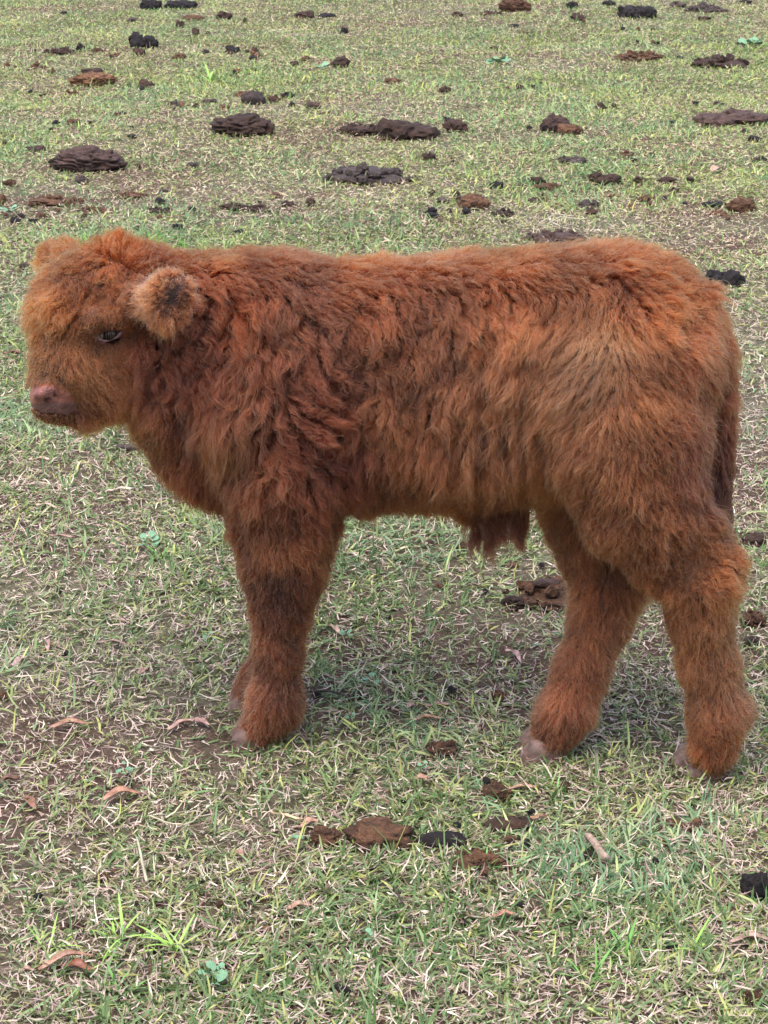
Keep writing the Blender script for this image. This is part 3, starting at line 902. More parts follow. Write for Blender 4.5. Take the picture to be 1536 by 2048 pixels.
build_hoof(1040, 1503, -.106, 186, 1.05)
build_hoof(1364, 1538, -.156, 205, 1.12)
print('calf', round(time.time() - T0, 1))
# ------------------------------------------------------------------ grass and thatch
# places where something lies on the ground: (x, y, rx, ry), filled in by the list below before the grass grows
def srgb(r, g, b):
    c = np.array([r, g, b]) / 255.0
    return np.where(c <= .04045, c / 12.92, ((c + .055) / 1.055) ** 2.4)

def patches(x, y):
    """0..1 maps over the paddock: bare soil, greenness, lushness"""
    p = xy3(x, y)
    bare = fbm(p * 1.9 + 40, 4) + 0.35 * fbm(p * 9 + 11, 3)
    green = 0.5 + 1.0 * fbm(p * 1.3 + 71, 3) + 0.7 * fbm(p * 7 + 5, 3)
    lush = fbm(p * 3.1 + 23, 3)
    # the trodden strip on the left beside the calf is the barest part, farther out the grass is greener
    worn = np.exp(-(((x + 0.75) / 0.45) ** 2 + ((y - 0.15) / 0.5) ** 2)) + 0.12 * np.exp(-(((x - 0.15) / 0.5) ** 2 + ((y + 0.15) / 0.35) ** 2))
    worn += 0.7 * np.exp(-(((x + 0.9) / 1.2) ** 2 + ((y - 3.7) / 0.45) ** 2)) + 0.6 * np.exp(-(((x - 0.9) / 1.0) ** 2 + ((y - 3.3) / 0.4) ** 2))
    far = np.clip((y - 0.5) / 3.0, 0, 1)
    near = np.clip((-0.25 - y) / 0.4, 0, 1)
    lushspot = np.exp(-(((x + 0.6) / 0.5) ** 2 + ((y - 2.75) / 0.30) ** 2)) + np.exp(-(((x + 0.5) / 0.5) ** 2 + ((y - 6.3) / 0.5) ** 2))
    green = green + 0.02 + 0.34 * far + 0.10 * near - 0.45 * worn + 0.4 * lushspot
    bare = bare - 0.10 + 0.28 * worn - 0.25 * far - 0.2 * near - 0.4 * lushspot
    return bare, green, lush + 0.8 * lushspot

def grow_grass(name, n, seed, y0, y1, kind, label, spots=None, fringe=()):
    r = np.random.default_rng(seed)
    # more blades where they are seen from nearer: density falls with distance
    m = int(n * 3.2)
    t = r.random(m)
    Y = y0 + (y1 - y0) * t
    dist = Y - CAM[1]
    half = 0.215 * dist + 0.45
    X = (r.random(m) * 2 - 1) * (0.215 * (y1 - CAM[1]) + 0.45)
    keep = (np.abs(X) < half) & (r.random(m) < np.clip((1.9 / np.maximum(dist, .8)) ** 1.25, 0, 1) * 1.0)
    X, Y = X[keep], Y[keep]
    if spots is not None: X, Y = spots
    # gather blades into tufts
    bare, green, lush = patches(X, Y)
    if kind == 'green':
        tx, ty = r.random(len(X)), 0
        cell = 0.028
        gx, gy = np.floor(X / cell), np.floor(Y / cell)
        h = np.sin(gx * 127.1 + gy * 311.7) * 43758.5453; h -= np.floor(h)
        h2 = np.sin(gx * 269.5 + gy * 183.3) * 43758.5453; h2 -= np.floor(h2)
        jx, jy = (gx + .2 + .6 * h) * cell, (gy + .2 + .6 * h2) * cell
        pull = r.uniform(.2, .9, len(X)); X = X + (jx - X) * pull; Y = Y + (jy - Y) * pull
        k = r.random(len(X)) < np.clip(0.30 + 0.75 * (green - 0.35) + 0.4 * (h - .5), 0.05, 1.0) * np.clip(1.1 - 1.6 * np.clip(bare - .1, 0, 1), 0.05, 1)
    else:
        k = r.random(len(X)) < np.clip(1.0 - 1.1 * np.clip(bare - .12, 0, 1), 0.15, 1) * np.clip(1.2 - 0.4 * (green - .3), .45, 1)
    X, Y, bare, green, lush = X[k], Y[k], bare[k], green[k], lush[k]
    for (hx_, hy_, hr_) in fringe:             # blades pushed up round the hooves
        q = 70; a_ = r.uniform(0, 6.283, q); rr_ = hr_ * r.uniform(.85, 1.5, q)
        X = np.concatenate([X, hx_ + rr_ * np.cos(a_)]); Y = np.concatenate([Y, hy_ + rr_ * np.sin(a_)])
        bare, green, lush = [np.concatenate([z_, np.full(q, w_)]) for z_, w_ in ((bare, 0), (green, .7), (lush, .1))]
    k = np.ones(len(X), bool); rr = r.uniform(.45, 1.0, len(X))
    o_ = np.argsort(Y); Ys = Y[o_]
    for (bx, by, rx, ry) in (BLOCK if spots is None else ()):
        i0, i1 = np.searchsorted(Ys, [by - ry, by + ry]); q = o_[i0:i1]
        k[q] &= ((X[q] - bx) / rx) ** 2 + ((Y[q] - by) / ry) ** 2 > rr[q]
    X, Y, bare, green, lush = X[k], Y[k], bare[k], green[k], lush[k]
    N = len(X)
    dist = Y - CAM[1]
    grow_ = np.clip(dist / 3.0, 1, 3.0) ** 0.42          # sparse far blades are a little broader
    az = r.uniform(0, 2 * np.pi, N)
    big = fbm(xy3(X, Y) * 2.5 + 90, 2) * 5
    if kind == 'green':
        az = np.where(r.random(N) < .4, big + r.normal(0, .6, N), az)
        L = np.clip(r.lognormal(math.log(0.0195), 0.42, N), .007, .055) * (1 + .35 * np.clip(lush, -.6, 1.4))
        w = r.uniform(.0016, .0036, N) * grow_
        th0 = np.clip(r.normal(0.98, 0.33, N), .1, 1.5); kap = r.normal(0.55, 0.6, N)
        up = 0.001
        hue = r.random(N) + .35 * fbm(xy3(X, Y) * 4 + 3, 2)
        A, B, C = srgb(86, 114, 60), srgb(118, 142, 92), srgb(162, 172, 108)
        c = np.where((hue < .5)[:, None], A + (B - A) * (hue / .5)[:, None], B + (C - B) * ((hue - .5) / .5)[:, None])
        yel = r.random(N) < .10
        c[yel] = srgb(178, 178, 104)
        lf = (lush > .7) & (r.random(N) < .5)
        c[lf] = srgb(122, 168, 66)
        blue = fbm(xy3(X, Y) * 3 + 55, 2) > .18
        c[blue] = c[blue] * np.array([.92, 1.0, 1.25])
    else:
        L = np.clip(r.lognormal(math.log(0.0135), 0.48, N), .005, .045)
        w = r.uniform(.0010, .0025, N) * grow_
        th0 = np.clip(r.normal(1.35, 0.20, N), .5, 1.6); kap = r.normal(0.15, 0.7, N)
        up = 0.0025
        A, B, C = srgb(226, 210, 186), srgb(204, 176, 162), srgb(140, 110, 94)
        hue = r.random(N)
        c = np.where((hue < .6)[:, None], A + (B - A) * (hue / .6)[:, None], B + (C - B) * ((hue - .6) / .4)[:, None])
        oliv = r.random(N) < .22
        c[oliv] = srgb(158, 158, 104)
    c = c * r.uniform(.68, 1.24, (N, 1))
    drier = np.clip((Y - 1.0) / 3.0 + .5 * fbm(xy3(X, Y) * .9 + 31, 2), 0, 1)[:, None]       # the far part of the paddock is a yellower sward
    c = c * (1 + drier * np.array([.12, .12, -.10]))
    dry = kind == 'dry'
    lv = np.array([0, .5, 1.0]) if dry else np.array([0, .38, .74, 1.0]); wd = np.array([.8, .9, 0]) if dry else np.array([.75, 1.0, .72, 0])
    nv = 5 if dry else 7
    z0 = ground_z(X, Y) + (r.random(N) * (.010 if kind == 'dry' else .004)) * (up > 0)
    hx = np.zeros(N); hz = np.zeros(N)
    pts = []
    curl = r.normal(0, .5 if kind == 'green' else 1.1, N)
    cx, cy = X.copy(), Y.copy(); cz = z0.copy()
    for i, t in enumerate(lv):
        if i:
            dt = (t - lv[i - 1]) * L
            a = th0 + kap * (t - .15)
            ah = az + curl * (t - .3)
            cx = cx + dt * np.sin(a) * np.cos(ah); cy = cy + dt * np.sin(a) * np.sin(ah); cz = np.maximum(cz + dt * np.cos(a), z0 + .0006)
        pts.append((cx.copy(), cy.copy(), cz.copy(), az + curl * (t - .3)))
    roll = r.normal(0, .5, N)
    V = np.zeros((N, nv, 3), np.float32)
    j = 0
    for i in range(len(lv)):
        x, y, z, ah = pts[i]
        if wd[i] == 0:
            V[:, j] = np.stack([x, y, z], -1); j += 1; continue
        hw = .5 * w * wd[i]
        sx, sy, sz = -np.sin(ah) * np.cos(roll) * hw, np.cos(ah) * np.cos(roll) * hw, np.sin(roll) * hw
        V[:, j] = np.stack([x - sx, y - sy, z - sz], -1); V[:, j + 1] = np.stack([x + sx, y + sy, z + sz], -1); j += 2
    b = np.arange(N)[:, None] * nv
    if dry:
        loops = np.concatenate([b + np.array([[0, 1, 3, 2]]), b + np.array([[2, 3, 4]])], 1).ravel(); tot = np.tile([4, 3], N)
    else:
        loops = np.concatenate([b + np.array([[0, 1, 3, 2]]), b + np.array([[2, 3, 5, 4]]), b + np.array([[4, 5, 6]])], 1).ravel(); tot = np.tile([4, 4, 3], N)
    me = raw_mesh(name, V.reshape(-1, 3), loops, tot, M_GRASS)
    col = np.repeat(c[:, None], nv, 1)
    if kind == 'green':                        # pale sheath at the foot of a blade
        col[:, :2] = col[:, :2] * .7 + srgb(190, 186, 140) * .3
    set_color(me, 'tint', rgba(np.clip(col, 0, .85)).reshape(-1, 4))
    o = bpy.data.objects.new(name, me)
    if spots is not None: return o
    COL.objects.link(o)
    tag(o, label, None, None, 'stuff')
    print(name, N, round(time.time() - T0, 1))
    return o

def outer_turf():
    """the paddock goes on outside the view: one object, small turf patches set out over it"""
    r = np.random.default_rng(41)
    patches_ = []
    for k in range(3):
        def disc(n):
            a, q = r.uniform(0, 6.283, n), .27 * np.sqrt(r.random(n)) ** .9
            return q * np.cos(a) + 40 + 3 * k, q * np.sin(a) + 40
        pair = [grow_grass('turf_green', 10, 50 + k, 0, 1, 'green', '', spots=disc(2600)), grow_grass('turf_dry', 10, 60 + k, 0, 1, 'dry', '', spots=disc(1900))]
        for o in pair:
            co = np.empty(len(o.data.vertices) * 3, np.float32); o.data.vertices.foreach_get('co', co)
            co = co.reshape(-1, 3) - np.array([40 + 3 * k, 40, 0], np.float32); o.data.vertices.foreach_set('co', co.ravel())
        patches_.append(pair)
    P_ = []
    for x in np.arange(-9, 9.01, .27):
        for y in np.arange(-4.2, 19, .27):
            P_.append((x + r.uniform(-.08, .08), y + r.uniform(-.08, .08)))
    P_ = np.array(P_)
    dist = P_[:, 1] - CAM[1]
    inside = (np.abs(P_[:, 0]) < 0.215 * dist + 0.45 - .12) & (P_[:, 1] > -1.35 + .1) & (P_[:, 1] < 13.4)
    P_ = P_[~inside]
    me = bpy.data.meshes.new('outer_grass'); me.vertices.add(len(P_))
    me.vertices.foreach_set('co', np.stack([P_[:, 0], P_[:, 1], ground_z(P_[:, 0], P_[:, 1])], -1).astype(np.float32).ravel())
    pick = me.attributes.new('pick', 'INT', 'POINT'); pick.data.foreach_set('value', r.integers(0, 3, len(P_)).astype(np.int32))
    rot = me.attributes.new('turn', 'FLOAT', 'POINT'); rot.data.foreach_set('value', r.uniform(0, 6.283, len(P_)).astype(np.float32))
    o = bpy.data.objects.new('outer_grass', me); COL.objects.link(o)
    tag(o, 'short mixed green and dry grass continuing over the rest of the paddock', None, None, 'stuff')
    ng = bpy.data.node_groups.new('outer_grass', 'GeometryNodeTree')
    ng.interface.new_socket('Geometry', in_out='INPUT', socket_type='NodeSocketGeometry')
    ng.interface.new_socket('Geometry', in_out='OUTPUT', socket_type='NodeSocketGeometry')
    N_ = ng.nodes.new; L_ = ng.links.new
    gi, go, jn = N_('NodeGroupInput'), N_('NodeGroupOutput'), N_('GeometryNodeJoinGeometry')
    at = N_('GeometryNodeInputNamedAttribute'); at.data_type = 'INT'; at.inputs[0].default_value = 'pick'
    tu = N_('GeometryNodeInputNamedAttribute'); tu.data_type = 'FLOAT'; tu.inputs[0].default_value = 'turn'
    cx = N_('ShaderNodeCombineXYZ'); L_(tu.outputs[0], cx.inputs[2])
    for k, pair in enumerate(patches_):
        eq = N_('FunctionNodeCompare'); eq.data_type = 'INT'; eq.operation = 'EQUAL'
        L_(at.outputs[0], eq.inputs[2]); eq.inputs[3].default_value = k
        for t in pair:
            oi = N_('GeometryNodeObjectInfo'); oi.inputs['Object'].default_value = t; oi.inputs['As Instance'].default_value = True
            ip = N_('GeometryNodeInstanceOnPoints')
            L_(gi.outputs[0], ip.inputs['Points']); L_(eq.outputs[0], ip.inputs['Selection'])
            L_(oi.outputs['Geometry'], ip.inputs['Instance']); L_(cx.outputs[0], ip.inputs['Rotation'])
            L_(ip.outputs[0], jn.inputs[0])
    L_(jn.outputs[0], go.inputs[0])
    md = o.modifiers.new('turf', 'NODES'); md.node_group = ng
# ------------------------------------------------------------------ things lying in the paddock
import bmesh
_ico = {}
def ico(n):
    if n not in _ico:
        bm = bmesh.new(); bmesh.ops.create_icosphere(bm, subdivisions=n, radius=1.0)
        bm.verts.ensure_lookup_table()
        _ico[n] = (np.array([v.co[:] for v in bm.verts]), np.array([[v.index for v in f.verts] for f in bm.faces])); bm.free()
    return _ico[n]

def lump(w, d, h, seed, sub=3, rough=.35, style='clod'):
    """one lump of dung about w x d x h metres, flat underneath"""
    V, Fc = ico(sub); o = seed * 13.7
    r = 1 + rough * fbm(V * 1.5 + o, 4, .6) * 1.5 + rough * .35 * fbm(V * 6 + o, 3)
    if style in ('pat', 'coil'):
        # overlapping folds, like poured layers: arcs about a point at one side
        rr_ = np.random.default_rng(seed)
        c0 = np.array([rr_.choice([-1, 1]) * .75, -.25, -.35])
        ring = np.linalg.norm((V - c0) * np.array([1, 1, 1.5]), axis=1) * (3.4 if style == 'coil' else 2.3) + 1.6 * fbm(V * 1.9 + o, 3)
        f = ring - np.floor(ring)
        r = 1 + .24 * fbm(V * 1.6 + o, 3) + (.34 if style == 'coil' else .26) * (np.abs(np.sin(np.pi * ring)) ** .6 - .6) + .10 * fbm(V * 6 + o, 3)
    if style == 'log':
        r = 1 + .16 * fbm(V * np.array([3, 1.2, 1.2]) * 1.6 + o, 3) + .06 * fbm(V * 7 + o, 2)
    if style == 'pellet':
        r = 1 + .12 * fbm(V * 1.5 + o, 2)
    if style in ('pat', 'clod', 'coil'):
        r = r * (1 + .42 * fbm(np.stack([V[:, 0], V[:, 1], 0 * V[:, 2]], -1) * 3.0 + o + 50, 3))
    Q = V * r[:, None] * np.array([w / 2, d / 2, h * .62])
    Q[:, 2] += h * .30
    lowq = Q[:, 2] < 0
    Q[lowq, 2] *= .25
    ex = Q.max(0) - Q.min(0)
    Q[:, 0] *= w / ex[0]; Q[:, 1] *= d / ex[1]
    return Q, Fc

def dung_mesh(style, w, d, h, seed, big):
    r = np.random.default_rng(seed + 100)
    sub = 5 if w > .12 and style in ('pat', 'coil') else 4 if big else (3 if w > .03 else 2)
    if style == 'crumb':
        parts = [lump(w * .86, d * .86, h * .55, seed, 3, .55)]
        n = 48 if big else 16
        for i in range(n):
            a = r.uniform(0, 6.28); q = math.sqrt(r.random()) * .5
            s = w * (r.uniform(.05, .16) if big else r.uniform(.10, .26)) * (1.15 - q)
            V, Fc = lump(s, s * r.uniform(.6, 1), s * r.uniform(.45, .8), seed * 31 + i, 2, .55)
            ca, sa = math.cos(a * 3), math.sin(a * 3)
            V = np.stack([V[:, 0] * ca - V[:, 1] * sa, V[:, 0] * sa + V[:, 1] * ca, V[:, 2]], -1)
            V = V + np.array([w * q * math.cos(a), d * q * math.sin(a), h * .50 * max(0, 1 - (q / .5) ** 2) * r.uniform(.5, 1.1)])
            parts.append((V, Fc))
    elif style == 'cluster':
        parts = []
        for i in range(4 if big else 3):
            a = i * 1.9 + r.uniform(0, 1); q = .27
            s = r.uniform(.45, .68)
            V, Fc = lump(w * s, d * s * 1.2, h * r.uniform(.6, 1.0), seed * 7 + i, 3, .32)
            parts.append((V + np.array([w * q * math.cos(a), d * q * math.sin(a), 0]), Fc))
    else:
        parts = [lump(w, d, h, seed, sub, {'clod': .50, 'pat': .2}.get(style, .25), style)]
    vs, fs, k = [], [], 0
    for V, Fc in parts:
        vs.append(V); fs.append(Fc + k); k += len(V)
    V, Fc = np.concatenate(vs), np.concatenate(fs)
    return raw_mesh('dung', V, Fc.ravel(), np.full(len(Fc), 3), M_DUNG, smooth=style in ('pellet', 'log', 'coil', 'pat'))

TONE = {'black': (.032, .024, .023), 'dark': (.085, .046, .031), 'brown': (.175, .085, .045), 'orange': (.26, .125, .062),
        'grey': (.115, .082, .070), 'purple': (.115, .066, .052)}
NAMES = {'clod': ('dung_clod', 'dung clod', 'dung clods scattered over the paddock'), 'pat': ('dung_pat', 'dung pat', 'dung pats in the paddock'),
         'coil': ('dung_pat', 'dung pat', 'dung pats in the paddock'), 'crumb': ('dung_heap', 'dung heap', 'crumbled dung heaps in the paddock'),
         'cluster': ('dung_heap', 'dung heap', 'lumpy dung heaps in the paddock'), 'log': ('dung_log', 'dung log', 'dung logs in the paddock'),
         'pellet': ('dropping', 'dropping', 'small black droppings in the grass')}
# u, v of the lower edge, width, height in photograph px, form, tone, label
DUNG = [
 # far rows, from the top edge down
 (302, 21, 50, 24, 'cluster', 'black', 'black dung heap at the top edge, first of the pair of dark heaps'),
 (358, 19, 66, 22, 'cluster', 'black', 'wider black dung heap at the top edge, second of the pair of dark heaps'),
 (128, 30, 17, 8, 'clod', 'black', 'lone small black clod in the far grass nearest the top left corner'),
 (265, 45, 20, 11, 'clod', 'grey', 'small grey clod below the black heaps at the top edge'),
 (386, 43, 47, 14, 'log', 'brown', 'long brown dung log below the wider black heap at the top edge'),
 (361, 57, 20, 15, 'clod', 'dark', 'pointed dark clod under the end of the long brown log'),
 (392, 72, 16, 14, 'clod', 'dark', 'small upright brown clod below the long brown log'),
 (448, 42, 34, 18, 'clod', 'dark', 'rounded dark brown clod right of the long brown log'),
 (490, 46, 11, 13, 'clod', 'dark', 'narrow upright clod beside the rounded dark brown clod far back'),
 (612, 37, 40, 20, 'clod', 'dark', 'domed brown clod at the far back touching a flat dark one'),
 (655, 37, 38, 13, 'clod', 'black', 'flat dark clod touching the domed brown clod at the far back'),
 (689, 68, 22, 15, 'clod', 'black', 'solitary black clod with a pale face in the far middle'),
 (285, 98, 60, 36, 'cluster', 'black', 'tall black dung heap standing highest among the far clods'),
 (279, 114, 26, 18, 'clod', 'dark', 'dark clod at the foot of the tall black dung heap'),
 (161, 101, 18, 18, 'clod', 'black', 'black cone-shaped clod left of the tall black heap'),
 (117, 109, 68, 20, 'crumb', 'dark', 'flat crumbly dark heap beside the black cone-shaped clod'),
 (196, 104, 32, 13, 'crumb', 'brown', 'low loose heap between the black cone-shaped clod and the tall heap'),
 (228, 115, 40, 12, 'crumb', 'orange', 'thin reddish heap spread below the tall black heap'),
 (359, 122, 32, 14, 'clod', 'brown', 'brown clod with a flat dark top right of the tall black heap'),
 (412, 109, 18, 9, 'clod', 'black', 'small flat black clod between the brown flat-topped clod and the oval one'),
 (466, 107, 33, 17, 'clod', 'black', 'oval black clod leaning in pale grass far back'),
 (510, 107, 18, 13, 'clod', 'dark', 'small dark clod right of the oval black clod'),
 (517, 118, 34, 13, 'crumb', 'brown', 'low brown crumbly heap under the oval black clod'),
 (589, 136, 18, 14, 'clod', 'dark', 'small dark clod between the low brown heap and the angular clod'),
 (612, 124, 20, 10, 'clod', 'brown', 'flat brown clod behind the small dark one far back'),
 (681, 137, 42, 25, 'clod', 'dark', 'angular dark brown clod next to a pale mint weed'),
 (475, 147, 22, 9, 'clod', 'brown', 'small brown clod just behind the bright green patch'),
 (75, 141, 40, 16, 'crumb', 'brown', 'reddish crumbly heap by the left edge far back'),
 (15, 137, 14, 10, 'clod', 'brown', 'small brown clod touching the left edge far back'),
 (105, 150, 14, 14, 'clod', 'brown', 'little brown clod right of the reddish crumbly heap'),
 (185, 152, 44, 19, 'clod', 'dark', 'dark flat clod standing behind the orange-brown pat'),
 (188, 173, 95, 26, 'pat', 'orange', 'flat orange-brown dung pat dried out at the top left'),
 (142, 191, 38, 17, 'crumb', 'brown', 'dark brown crumbly heap in front of the orange-brown pat'),
 (92, 188, 24, 9, 'crumb', 'brown', 'tiny loose heap left of the orange-brown pat'),
 (293, 177, 34, 19, 'clod', 'dark', 'dark tilted clod right of the orange-brown pat'),
 (350, 212, 32, 16, 'crumb', 'grey', 'greyish crumbly heap left of the bright green patch'),
 (392, 217, 15, 11, 'clod', 'dark', 'small dark clod right of the greyish crumbly heap'),
 (420, 208, 28, 12, 'clod', 'grey', 'flat grey clod in the row below the bright green patch'),
 (447, 221, 30, 12, 'clod', 'brown', 'flat brown clod in the row below the bright green patch'),
 (484, 197, 27, 18, 'clod', 'brown', 'brown clod against the back of the grey wrinkled clod'),
 (507, 210, 48, 27, 'coil', 'grey', 'grey wrinkled clod in the middle of the row below the green patch'),
 (546, 201, 36, 16, 'crumb', 'brown', 'brown crumbly heap right of the grey wrinkled clod'),
 (577, 197, 29, 15, 'clod', 'black', 'smooth dark clod ending the row below the bright green patch'),
 (243, 231, 30, 17, 'crumb', 'dark', 'dark crumbly heap alone in grass above the large coiled pat'),
 (148, 251, 27, 15, 'clod', 'brown', 'brown clod above the large coiled pat'),
 (107, 266, 16, 12, 'clod', 'dark', 'small dark clod between the brown clod and the coiled pat'),
 (264, 258, 14, 8, 'clod', 'black', 'tiny black clod right of the brown clod above the coiled pat'),
 (265, 280, 20, 9, 'clod', 'black', 'low black clod in clover right of the coiled pat'),
 (625, 217, 42, 14, 'clod', 'dark', 'flat dark clod behind the large two-lobed pat'),
 (652, 231, 28, 14, 'crumb', 'brown', 'small brown heap between the flat dark clod and the two-lobed pat'),
 (488, 273, 134, 44, 'pat', 'dark', 'large dark wedge-shaped dung pat left of the two-lobed one'),
 (722, 270, 105, 38, 'crumb', 'dark', 'dark shredded half of the big broken dung pile in the middle'),
 (812, 278, 118, 50, 'cluster', 'dark', 'lumpy taller half of the big broken dung pile in the middle'),
 (74, 309, 44, 17, 'clod', 'dark', 'dark flat clod above the left end of the coiled pat'),
 (10, 294, 12, 10, 'clod', 'dark', 'small dark clod at the left edge above the coiled pat'),
 (176, 346, 152, 50, 'coil', 'purple', 'large coiled purple-brown dung pat with stacked folds'),
 (163, 365, 29, 19, 'clod', 'grey', 'round grey clod just in front of the coiled pat'),
 (20, 375, 30, 15, 'clod', 'brown', 'brown clod at the left edge below the coiled pat'),
 (4, 410, 24, 28, 'clod', 'brown', 'brown clod cut by the left edge above the calf'),
 (108, 416, 106, 32, 'crumb', 'brown', 'long brown crumbly heap above the calf head at the left'),
 (186, 430, 68, 26, 'crumb', 'brown', 'brown crumbly heap right of the long crumbly heap'),
 (262, 396, 68, 18, 'crumb', 'brown', 'thin brown crumbly heap between the coiled pat and the calf head'),
 (318, 429, 64, 20, 'crumb', 'dark', 'low dark heap directly above the calf neck'),
 (320, 409, 22, 13, 'clod', 'black', 'black spiky clod behind the low dark heap above the neck'),
 (327, 385, 28, 8, 'log', 'dark', 'thin dark fragment pointing away from the thin brown heap'),
 (387, 338, 26, 14, 'clod', 'grey', 'grey clod on the bare patch right of the coiled pat'),
 (469, 422, 64, 28, 'crumb', 'dark', 'dark matted heap in bright grass above the calf neck'),
 (520, 425, 54, 24, 'crumb', 'dark', 'matted heap against the right of the dark one in bright grass'),
 (577, 414, 34, 19, 'crumb', 'dark', 'small spiky heap ending the row in bright grass'),
 (550, 394, 24, 10, 'clod', 'brown', 'small brown clod behind the row of heaps in bright grass'),
 (732, 370, 186, 38, 'crumb', 'grey', 'wide flat grey heap half overgrown by grass above the calf shoulder'),
 (42, 440, 22, 14, 'clod', 'black', 'black clod left of the calf head in clover'),
 (84, 441, 24, 18, 'clod', 'brown', 'brown clod in clover straight above the far ear'),
 (68, 452, 22, 11, 'clod', 'black', 'black flat clod just above the far ear'),
 (275, 464, 16, 12, 'clod', 'dark', 'small dark clod just above the calf poll'),
 (355, 462, 22, 14, 'clod', 'black', 'small black clod just above the calf neck'),
 (480, 471, 26, 12, 'clod', 'black', 'small flat black clod touching the line of the calf back'),
 (52, 538, 30, 14, 'clod', 'dark', 'dark clod left of the calf forehead'),
 # far right half
 (1031, 26, 66, 28, 'pat', 'brown', 'domed brown pat at the top edge with a darker heap beside it'),
 (982, 33, 50, 16, 'crumb', 'dark', 'dark heap leaning on the domed brown pat at the top edge'),
 (917, 36, 26, 11, 'clod', 'dark', 'small dark clod left of the domed brown pat at the top edge'),
 (1028, 56, 22, 8, 'clod', 'black', 'flat black clod in front of the domed brown pat'),
 (1046, 69, 24, 8, 'clod', 'brown', 'flat brown clod in front of the domed brown pat'),
 (1142, 18, 25, 16, 'clod', 'black', 'round black clod at the top edge above the square clod'),
 (1155, 44, 32, 18, 'clod', 'dark', 'square dark clod below the round black clod'),
 (1219, 14, 30, 12, 'clod', 'black', 'oval black clod at the top edge left of the three-lump heap'),
 (1273, 41, 70, 38, 'cluster', 'black', 'black glossy heap of three rounded lumps near the top edge'),
 (1358, 17, 36, 14, 'clod', 'grey', 'grey clod left of the overgrown grey heap at the top edge'),
 (1409, 27, 90, 24, 'crumb', 'grey', 'wide grey heap overgrown with grass at the top edge'),
 (1408, 42, 27, 10, 'clod', 'dark', 'small brown clod in front of the overgrown grey heap at the top edge'),
 (1489, 8, 26, 9, 'clod', 'black', 'black clod at the top edge nearest the right corner'),
 (990, 100, 25, 8, 'clod', 'dark', 'dark clod alone in plain grass left of the reddish shredded heap'),
 (1276, 65, 10, 14, 'clod', 'brown', 'tiny upright brown clod below the three-lump heap'),
 (1306, 90, 12, 8, 'clod', 'brown', 'tiny brown clod above the reddish shredded heap'),
 (1278, 125, 108, 24, 'crumb', 'brown', 'reddish shredded flat heap in the far right grass'),
 (1440, 139, 130, 36, 'crumb', 'dark', 'dark crumbly heap with a peaked top near the right edge'),
 (784, 167, 36, 11, 'clod', 'brown', 'flat brown clod in the far middle right of the mint weed'),
 (887, 187, 27, 18, 'clod', 'dark', 'tilted dark clod with a flat face in the far middle'),
 (1038, 178, 18, 12, 'clod', 'dark', 'small splintery dark clod right of the tilted one'),
 (1202, 218, 19, 12, 'clod', 'dark', 'small round clod above the striped pat'),
 (912, 266, 50, 30, 'clod', 'dark', 'dark pointed clod right of the big broken dung pile'),
 (893, 243, 18, 9, 'clod', 'black', 'black chip behind the dark pointed clod'),
 (1112, 264, 60, 36, 'coil', 'purple', 'striped grey-purple pat with a brown lump in front'),
 (1137, 272, 56, 24, 'coil', 'brown', 'brown folded lump in front of the striped grey-purple pat'),
 (1448, 256, 148, 34, 'cluster', 'purple', 'long purple broken pat near the right edge'),
 (1508, 286, 32, 14, 'clod', 'black', 'black chip below the long purple broken pat'),
 (1438, 216, 36, 10, 'crumb', 'grey', 'faint grey heap above the long purple broken pat'),
 (1516, 325, 38, 15, 'crumb', 'dark', 'dark crumbly heap at the right edge below the purple pat'),
 (862, 321, 28, 19, 'clod', 'dark', 'dark pointed clod left of the flat smear in the middle'),
 (900, 317, 24, 8, 'crumb', 'grey', 'thin grey smear right of the dark pointed clod'),
 (1142, 331, 74, 25, 'crumb', 'grey', 'low grey-brown heap buried in grass below the striped pat'),
 (1248, 315, 46, 14, 'crumb', 'brown', 'loose brown heap right of the grass-buried heap'),
 (1205, 370, 64, 27, 'cluster', 'dark', 'long dark clod rising to a point above the calf hip'),
 (1076, 371, 36, 18, 'clod', 'dark', 'dark clod behind the reddish heap above the calf loin'),
 (1096, 378, 62, 17, 'crumb', 'brown', 'reddish heap above the calf loin'),
 (995, 378, 31, 17, 'clod', 'black', 'compact black clod left of the reddish heap above the loin'),
 (950, 419, 68, 31, 'pat', 'brown', 'brown fibrous pat with a dark underside above the calf back'),
 (1005, 435, 52, 25, 'crumb', 'dark', 'dark crumbly heap touching the brown fibrous pat'),
 (862, 431, 25, 19, 'clod', 'black', 'black clod left of the brown fibrous pat'),
 (884, 404, 32, 10, 'clod', 'grey', 'flat grey clod behind the black clod above the back'),
 (913, 391, 18, 14, 'clod', 'dark', 'small dark clod behind the brown fibrous pat'),
 (1074, 405, 42, 13, 'crumb', 'dark', 'thin dark heap between the fibrous pat and the oval grey clod'),
 (1177, 416, 44, 18, 'coil', 'grey', 'oval grey-black clod above the calf hip'),
 (1218, 395, 28, 15, 'crumb', 'brown', 'brown crumbly heap between the long dark clod and oval grey one'),
 (1278, 366, 28, 15, 'clod', 'dark', 'dark splintery clod right of the long dark clod'),
 (1332, 366, 40, 15, 'clod', 'dark', 'flat dark clod in the row above the rump'),
 (1350, 385, 30, 13, 'crumb', 'dark', 'dark crumbs in front of the flat dark clod above the rump'),
 (1290, 402, 38, 19, 'crumb', 'brown', 'brown crumbly heap right of the oval grey-black clod'),
 (1263, 418, 14, 11, 'clod', 'brown', 'tiny brown clod in front of the crumbly heap above the hip'),
 (1482, 427, 60, 31, 'pat', 'brown', 'domed brown fibrous pat near the right edge above the rump'),
 (1428, 412, 52, 12, 'log', 'black', 'thin black strip left of the domed fibrous pat'),
